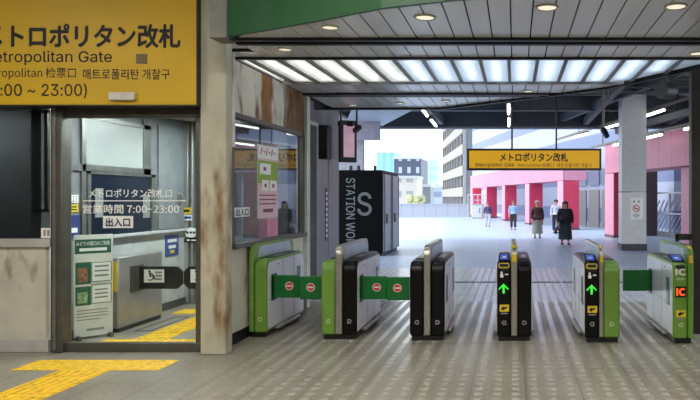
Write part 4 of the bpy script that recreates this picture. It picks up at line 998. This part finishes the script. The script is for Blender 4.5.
# ------------------------------------------------------------------ buildings behind
def band_material(name, wall, win, dz, dy, frac, fracy=0.0, U=(1,0,0), off=0.0):
    t = NT(name); p, x = t.pos()
    u = t.mth('ADD', t.mth('MULTIPLY', x[0], U[0]), t.mth('MULTIPLY', x[1], U[1]))
    a = t.mth('LESS_THAN', t.mth('FRACT', t.mth('DIVIDE', t.mth('ADD', x[2], 100+off), dz)), frac)
    if fracy: a = t.mth('MULTIPLY', a, t.mth('LESS_THAN', t.mth('FRACT', t.mth('DIVIDE', t.mth('ADD', u, 500), dy)), fracy))
    t.bsdf(t.mix(a, lin(wall), lin(win)), .5); return t.m
wb_d = Vector((-12.5, 47, 0)).normalized(); wb_n = Vector((-wb_d.y, wb_d.x, 0)); P = Vector((7.6, 32.5, 0))
wb = thing('white_building', 'large white building with lavender window bands behind the pink arcade', 'building', (2, 55, 0))
MB().slab(P, wb_d, ZP, -wb_n if wb_n.x < 0 else wb_n, 0, 49, 0, 17, 0, 8).build('facade', band_material('white_bands', 'a6aec4', '7280a2', 2.3, 1, .38, off=.9), wb)
nn = wb_n if wb_n.x < 0 else -wb_n
for k in range(3):
    MB().slab(P+nn*.02, wb_d, ZP, nn, 7.2+k*2.2, 8.9+k*2.2, 0, 2.3, 0, .06).build('louvre_door', pm('louvre', '8e8b86', .5, 0, .2, 30), wb)
    MB().slab(P+nn*.02, wb_d, ZP, nn, 7.2+k*2.2, 8.9+k*2.2, 2.6, 3.6, 0, .05).build('window', pm('louvre_win', '7f879b', .3), wb)
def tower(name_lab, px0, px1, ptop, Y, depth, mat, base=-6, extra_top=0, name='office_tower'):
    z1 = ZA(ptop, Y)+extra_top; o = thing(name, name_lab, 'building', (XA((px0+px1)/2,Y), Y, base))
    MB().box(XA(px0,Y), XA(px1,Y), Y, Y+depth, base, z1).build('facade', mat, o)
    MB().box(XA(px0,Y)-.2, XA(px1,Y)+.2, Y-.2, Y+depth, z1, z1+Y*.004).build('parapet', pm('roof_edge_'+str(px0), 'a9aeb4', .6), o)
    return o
tw = thing('office_tower', 'tall grey concrete office tower with a window grid left of the hanging sign', 'building', (-10, 110, -6))
P = Vector((XA(444.5,125), 125, -6)); Q = Vector((XA(466,92), 92, -6)); d = (Q-P).normalized(); nn = Vector((d.y, -d.x, 0))
L = (Q-P).length
MB().slab(P, d, ZP, nn, 0, L, 0, 40, -12, 0).build('facade', pm('tower_glass', '6c737c', .25, 0, .1, .4), tw)
for k in range(12): MB().slab(P, d, ZP, nn, -.1, L+.1, 2.2+k*2.9, 3.5+k*2.9, 0, .5).build('spandrel', pm('tower_concrete', '96948f', .6), tw)
for k in range(9): MB().slab(P, d, ZP, nn, k*L/8-.25, k*L/8+.25, 0, 40, 0, .35).build('pier', pm('tower_pier', '86868a', .6), tw)
t_ = tower('dark blue-grey office block with white windows beyond the parapet', 394, 421, 159, 180, 14, band_material('dark_block', '3d465c', '9aa6b8', 3.2, 2.3, .5, .38, off=.4))
tower('white low building with window bands in front of the dark block', 388, 417, 178.5, 140, 8, band_material('white_block', 'b0afae', '868b94', 3.0, 2.4, .42, .6), name='low_building')
tower('hazy pale blue glass tower above the booth', 377, 394.5, 153, 300, 20, band_material('hazy_blue_glass', '7fb4cc', '6ba3c0', 4, 3.2, 1.1, .45))  # distance haze is mixed into the wall and window colours
tower('faint pale cyan tower far away beyond the dark block', 424, 437, 161, 450, 20, band_material('haze_tower', '9ccbdb', '8bbfd2', 6, 4, .5))  # pale because the haze is painted into its base colours
tower('small dark grey building right of the white low building', 423, 430.5, 187, 152, 6, pm('dark_small', '6f7686', .5), name='low_building')
tower('pale blue low building beside the concrete tower', 430.5, 446, 188, 166, 12, band_material('pale_low', '98a6ba', '6f82a0', 3, 2, .45), name='low_building')
# green shrubs behind the parapet
b = MB(); random.seed(3); b.tube((XA(414,80), 80, 0), (XA(414,80), 80, 1.3), .09, 8)
for k in range(16): b.sphere((XA(random.uniform(406,423),80), 80+random.uniform(-.8,.8), 1.4+random.uniform(-.4,.5)), random.uniform(.35,.6), 1, 1, .8, 8, 6)
tag(b.build('shrub', pm('leaf', 'a3a680', .7, 0, .25, 4)), 'yellow green bush showing above the parapet below the dark block', 'bush')
b = MB(); b.box(-60, XA(469,64.4), 64.4, 64.7, 0, ZA(204.6,64.4)); b.box(-60, XA(469,64.4), 64.35, 64.75, ZA(204.6,64.4), ZA(204.6,64.4)+.08)
t = NT('parapet_panel'); p, x = t.pos(); j = t.mth('LESS_THAN', t.mth('FRACT', t.mth('DIVIDE', t.mth('ADD', x[0], 90), 1.1)), .06); t.bsdf(t.mix(t.mth('MULTIPLY', j, .5), lin('b6b9c2'), lin('86898f')), .6)
struct(b.build('wall_parapet', t.m))
bx = thing('utility_box', 'white utility box at the end of the parapet beside the farthest column', 'box', (XA(476,60), 60, 0))
MB().box(XA(471.5,60), XA(482,60), 60, 61, .05, ZA(205,60)).build('cabinet', M_white, bx, bevel=.03)
MB().box(XA(471.5,60)-.03, XA(482,60)+.03, 59.97, 61.03, ZA(205,60), ZA(205,60)+.08).build('lid', pm('lid', 'aeb2ba'), bx)
MB().box(XA(471.5,60)+.05, XA(482,60)-.05, 60.03, 60.97, 0, .05).build('plinth', M_alud, bx)
MB().box(XA(479,60), XA(480,60), 59.96, 60, .5, .9).build('latch', pm('latch_blue', '5a7ac0'), bx)
rw = thing('railing', 'thin pale railing above the parapet end before the farthest column', 'railing', (XA(474,63), 63, 0))
for k in range(4): MB().tube((XA(468+k*5,63), 63, 0), (XA(468+k*5,63), 63, 2.1), .05, 6).build('post', M_rl, rw)
MB().tube((XA(468,63), 63, 2.1), (XA(483,63), 63, 2.1), .05, 6).tube((XA(468,63), 63, 1.6), (XA(483,63), 63, 1.6), .04, 6).build('handrail', M_rl, rw)

# ------------------------------------------------------------------ people
def skinmesh(name, verts, edges, root, mat, parent, sub=1):
    me = bpy.data.meshes.new(name); me.from_pydata([v[:3] for v in verts], edges, [])
    o = bpy.data.objects.new(name, me); COL.objects.link(o)
    md = o.modifiers.new('s', 'SKIN'); md.use_smooth_shade = True
    for i, v in enumerate(verts):
        sv = me.skin_vertices[0].data[i]; r = v[3]; sv.radius = r if isinstance(r, tuple) else (r, r); sv.use_root = (i == root)
    if sub: ss = o.modifiers.new('u', 'SUBSURF'); ss.levels = sub; ss.render_levels = sub
    dg = bpy.context.evaluated_depsgraph_get(); dg.update()
    m2 = bpy.data.meshes.new_from_object(o.evaluated_get(dg)); bpy.data.objects.remove(o)
    m2.name = name; m2.materials.clear(); m2.materials.append(mat); m2.shade_smooth()
    q = bpy.data.objects.new(name, m2); COL.objects.link(q)
    if parent: q.parent = parent
    return q
M_skin = pm('skin', 'c99a7c', .6, 0, .03)
def person(label, px, base, hgt, hair, top, bottom, skirt=False, bulk=1.15, long_top=0.0, hairlen=.1, step=.10, facing=0.0, extra=None, sleeves=None):
    Y = YF(base); X = XA(px, Y); k = hgt/1.65
    p = thing('person', label, 'person', (X, Y, 0)); 
    def S(x, y, z, r): return (x*k, y*k, z*k, tuple(q*k for q in r) if isinstance(r, tuple) else r*k)
    def joints(g, ga, gl):
        V = [S(0,0,.90,(.135+g,.10+g)), S(0,.0,1.06,(.12+g,.088+g)), S(0,-.01,1.24,(.145+g,.10+g)), S(0,0,1.35,(.10+g,.07+g))]
        return V
    fs = step
    # body: one continuous figure
    V = [S(0,0,.90,(.13,.095)), S(0,0,1.06,(.115,.08)), S(0,0,1.24,(.14,.09)), S(0,0,1.36,(.06,.055)), S(0,-.012,1.43,.05), S(0,-.02,1.53,(.074,.088)), S(0,-.02,1.62,(.055,.07))]
    E = [(0,1),(1,2),(2,3),(3,4),(4,5),(5,6)]
    for s in (-1, 1):
        a = len(V); sw = fs*s*.6
        V += [S(s*.165,0,1.32,.052), S(s*.205,.015+sw*.4,1.06,.040), S(s*.215,-.05+sw,.84,.030), S(s*.215,-.06+sw,.79,(.024,.036)), S(s*.213,-.065+sw,.735,(.018,.032))]
        E += [(2,a),(a,a+1),(a+1,a+2),(a+2,a+3),(a+3,a+4)]
        for j, (dy, dz, ln) in enumerate(((-.026,0,.062),(-.009,-.004,.07),(.009,-.004,.066),(.025,0,.05))):
            c = len(V); V += [S(s*.212,-.065+sw+dy,.712,.0085), S(s*.207,-.067+sw+dy,.712-ln*.55,.008), S(s*.199,-.069+sw+dy,.712-ln,.006)]; E += [(a+4,c),(c,c+1),(c+1,c+2)]
        c = len(V); V += [S(s*.205,-.10+sw,.76,.009), S(s*.198,-.115+sw,.72,.007)]; E += [(a+3,c),(c,c+1)]
        c = len(V); st = -s*fs
        V += [S(s*.085,st*.2,.80,.085), S(s*.09,st*.55-.015,.47,.055), S(s*.092,st+.02*(1 if st > 0 else 0),.10,.036), S(s*.094,st-.10,.045,(.04,.03)), S(s*.095,st-.16,.035,(.036,.022))]
        E += [(0,c),(c,c+1),(c+1,c+2),(c+2,c+3),(c+3,c+4)]
    body = skinmesh('body', V, E, 0, M_skin, p)
    # face
    b = MB()
    for s in (-1, 1): b.sphere((s*.028*k, -.108*k, 1.545*k), .009*k, 1.3, .6, 1, 8, 6)
    b.build('eyes', M_bt, body, local=True)
    b = MB(); b.sphere((0, -.118*k, 1.52*k), .013*k, .8, 1.1, 1.5, 8, 6); 
    for s in (-1, 1): b.sphere((s*.078*k, -.015*k, 1.535*k), .02*k, .4, .8, 1.4, 8, 6)
    b.build('nose_and_ears', M_skin, body, local=True)
    b = MB(); b.sphere((0, -.105*k, 1.487*k), .018*k, 1.3, .5, .4, 8, 6); b.build('mouth', pm('lips', '9a5a50', .5), body, local=True)
    # hair: cap over crown, sides and back
    b = MB(); b.sphere((0, .012*k, 1.575*k), .1*k, .98, 1.12, .92, 16, 10)
    for q in list(b.bm.verts):
        if q.co.y < -.05*k and q.co.z < 1.57*k: q.co.y = -.05*k
    if hairlen > .12:
        b.prism([(-.085*k, 1.56*k), (-.1*k, (1.5-hairlen)*k), (.1*k, (1.5-hairlen)*k), (.085*k, 1.56*k)], 'y', .0, .095*k)
    b.build('hair', hair, p, local=True, smooth=True, bevel=.01)
    # clothes
    g = .04
    zl = .90-long_top
    V = [S(0,0,1.06,(.12+g,.088+g)), S(0,0,1.24,(.142+g,.095+g)), S(0,0,1.355,(.085,.07)), S(0,0,.92,(.135+g,.10+g)), S(0,0,zl,(.15+g,.115+g+fs*.2))]
    E = [(0,1),(1,2),(0,3),(3,4)]
    for s in (-1, 1):
        a = len(V); sw = fs*s*.6; V += [S(s*.165,0,1.32,.066), S(s*.207,.015+sw*.4,1.06,.056), S(s*.215,-.045+sw,.86 if sleeves is None else sleeves,.046)]; E += [(1,a),(a,a+1),(a+1,a+2)]
    skinmesh('upper_garment', V, E, 0, top, p)
    if skirt:
        b = MB(); n = 20; rings = []
        for z, rx, ry in ((.95,.13,.10),(.8,.165,.13),(.45,.19,.165),(.2,.20,.185)):
            rings.append(b.V(*[(rx*k*math.cos(a*2*math.pi/n)*(1+.04*math.cos(a*5)), ry*k*math.sin(a*2*math.pi/n)*(1+.04*math.cos(a*5)), z*k) for a in range(n)]))
        for A, B in zip(rings, rings[1:]):
            for a in range(n): b.f([A[a], A[(a+1)%n], B[(a+1)%n], B[a]])
        b.f(rings[0]); b.f(rings[-1][::-1]); b.build('skirt', bottom, p, local=True, smooth=True)
    else:
        V = [S(0,0,.95,(.13,.1)), S(0,0,.88,(.14,.105))]; E = [(0,1)]
        for s in (-1, 1):
            c = len(V); st = -s*fs; V += [S(s*.088,st*.2,.80,.1), S(s*.092,st*.55-.012,.47,.08), S(s*.093,st+.01,.11,.066)]; E += [(1,c),(c,c+1),(c+1,c+2)]
        skinmesh('trousers', V, E, 0, bottom, p)
    for s in (-1, 1):
        st = -s*fs; b = MB(); b.sphere((s*.094*k, (st-.06)*k, .04*k), .05*k, .95, 2.5, .8, 10, 7)
        for q in b.bm.verts: q.co.z = max(q.co.z, 0.0)
        b.build('shoe', pm('shoe_dark', '26242a', .5), p, local=True, smooth=True)
    if extra: extra(p, k)
    p.rotation_euler = (0, 0, facing); p.scale = (bulk, bulk, 1.02)
    return p, X, Y, k
C_black = pm('coat_black', '1d1d24', .7); C_maroon = pm('coat_maroon', '4a2630', .7); C_blue = pm('shirt_blue', '8fb0e0', .7); C_whitep = pm('trousers_white', 'c8cce0', .7)
C_khaki = pm('skirt_khaki', '9a9a8c', .7); C_navy = pm('navy_cloth', '2a2c48', .7); C_dark = pm('trousers_dark', '34363f', .7); C_wsh = pm('shirt_white', 'c2c8d6', .7); C_purple = pm('top_purple', '4b4668', .7)
H_bk = pm('hair_black', '1a1718', .5); H_br = pm('hair_brown', '5c4038', .5); H_gr = pm('hair_grey', '9a8e94', .6); C_teal = pm('skirt_teal', '1e3238', .7)
person('person in a dark purple top and white trousers walking before the far arcade', 487.8, 226.5, 1.50, H_br, C_purple, C_whitep, hairlen=.08, step=.05)
person('person in a light blue shirt and dark trousers before the red arcade', 513.3, 229.6, 1.60, H_br, C_blue, C_dark, hairlen=.1, step=.06, sleeves=1.0)
person('person in a maroon coat with pale hair and a long khaki skirt', 537.3, 238, 1.64, H_gr, C_maroon, C_khaki, skirt=True, long_top=.25, hairlen=.1, step=.05, sleeves=.8, bulk=1.2)
person('person in a white shirt walking half hidden behind the person in the black coat', 556, 233, 1.68, H_bk, C_wsh, C_navy, hairlen=.08, step=.08)
pp, X, Y, k = person('person in a black coat with long dark hair walking towards the gates', 565.2, 244.6, 1.64, H_bk, C_black, C_teal, skirt=True, long_top=.3, hairlen=.28, step=.08, sleeves=.80, bulk=1.32)
bg_ = thing('handbag', 'navy handbag carried by the person in the black coat', 'bag', (X-.37*k, Y-.1, .42*k))
MB().box(X-.37*k-.05, X-.37*k+.05, Y-.26, Y+.06, .42*k, .66*k).build('pouch', pm('bag_navy', '2a2e58', .6), bg_, bevel=.03)
b = MB(); b.path([(X-.37*k, Y-.2, .66*k), (X-.31*k, Y-.16, .74*k), (X-.31*k, Y-.04, .74*k), (X-.37*k, Y, .66*k)], .012, 6); b.build('strap', pm('bag_navy', '2a2e58'), bg_)

for o in bpy.data.objects:
    if '_o' in o.keys(): del o['_o']
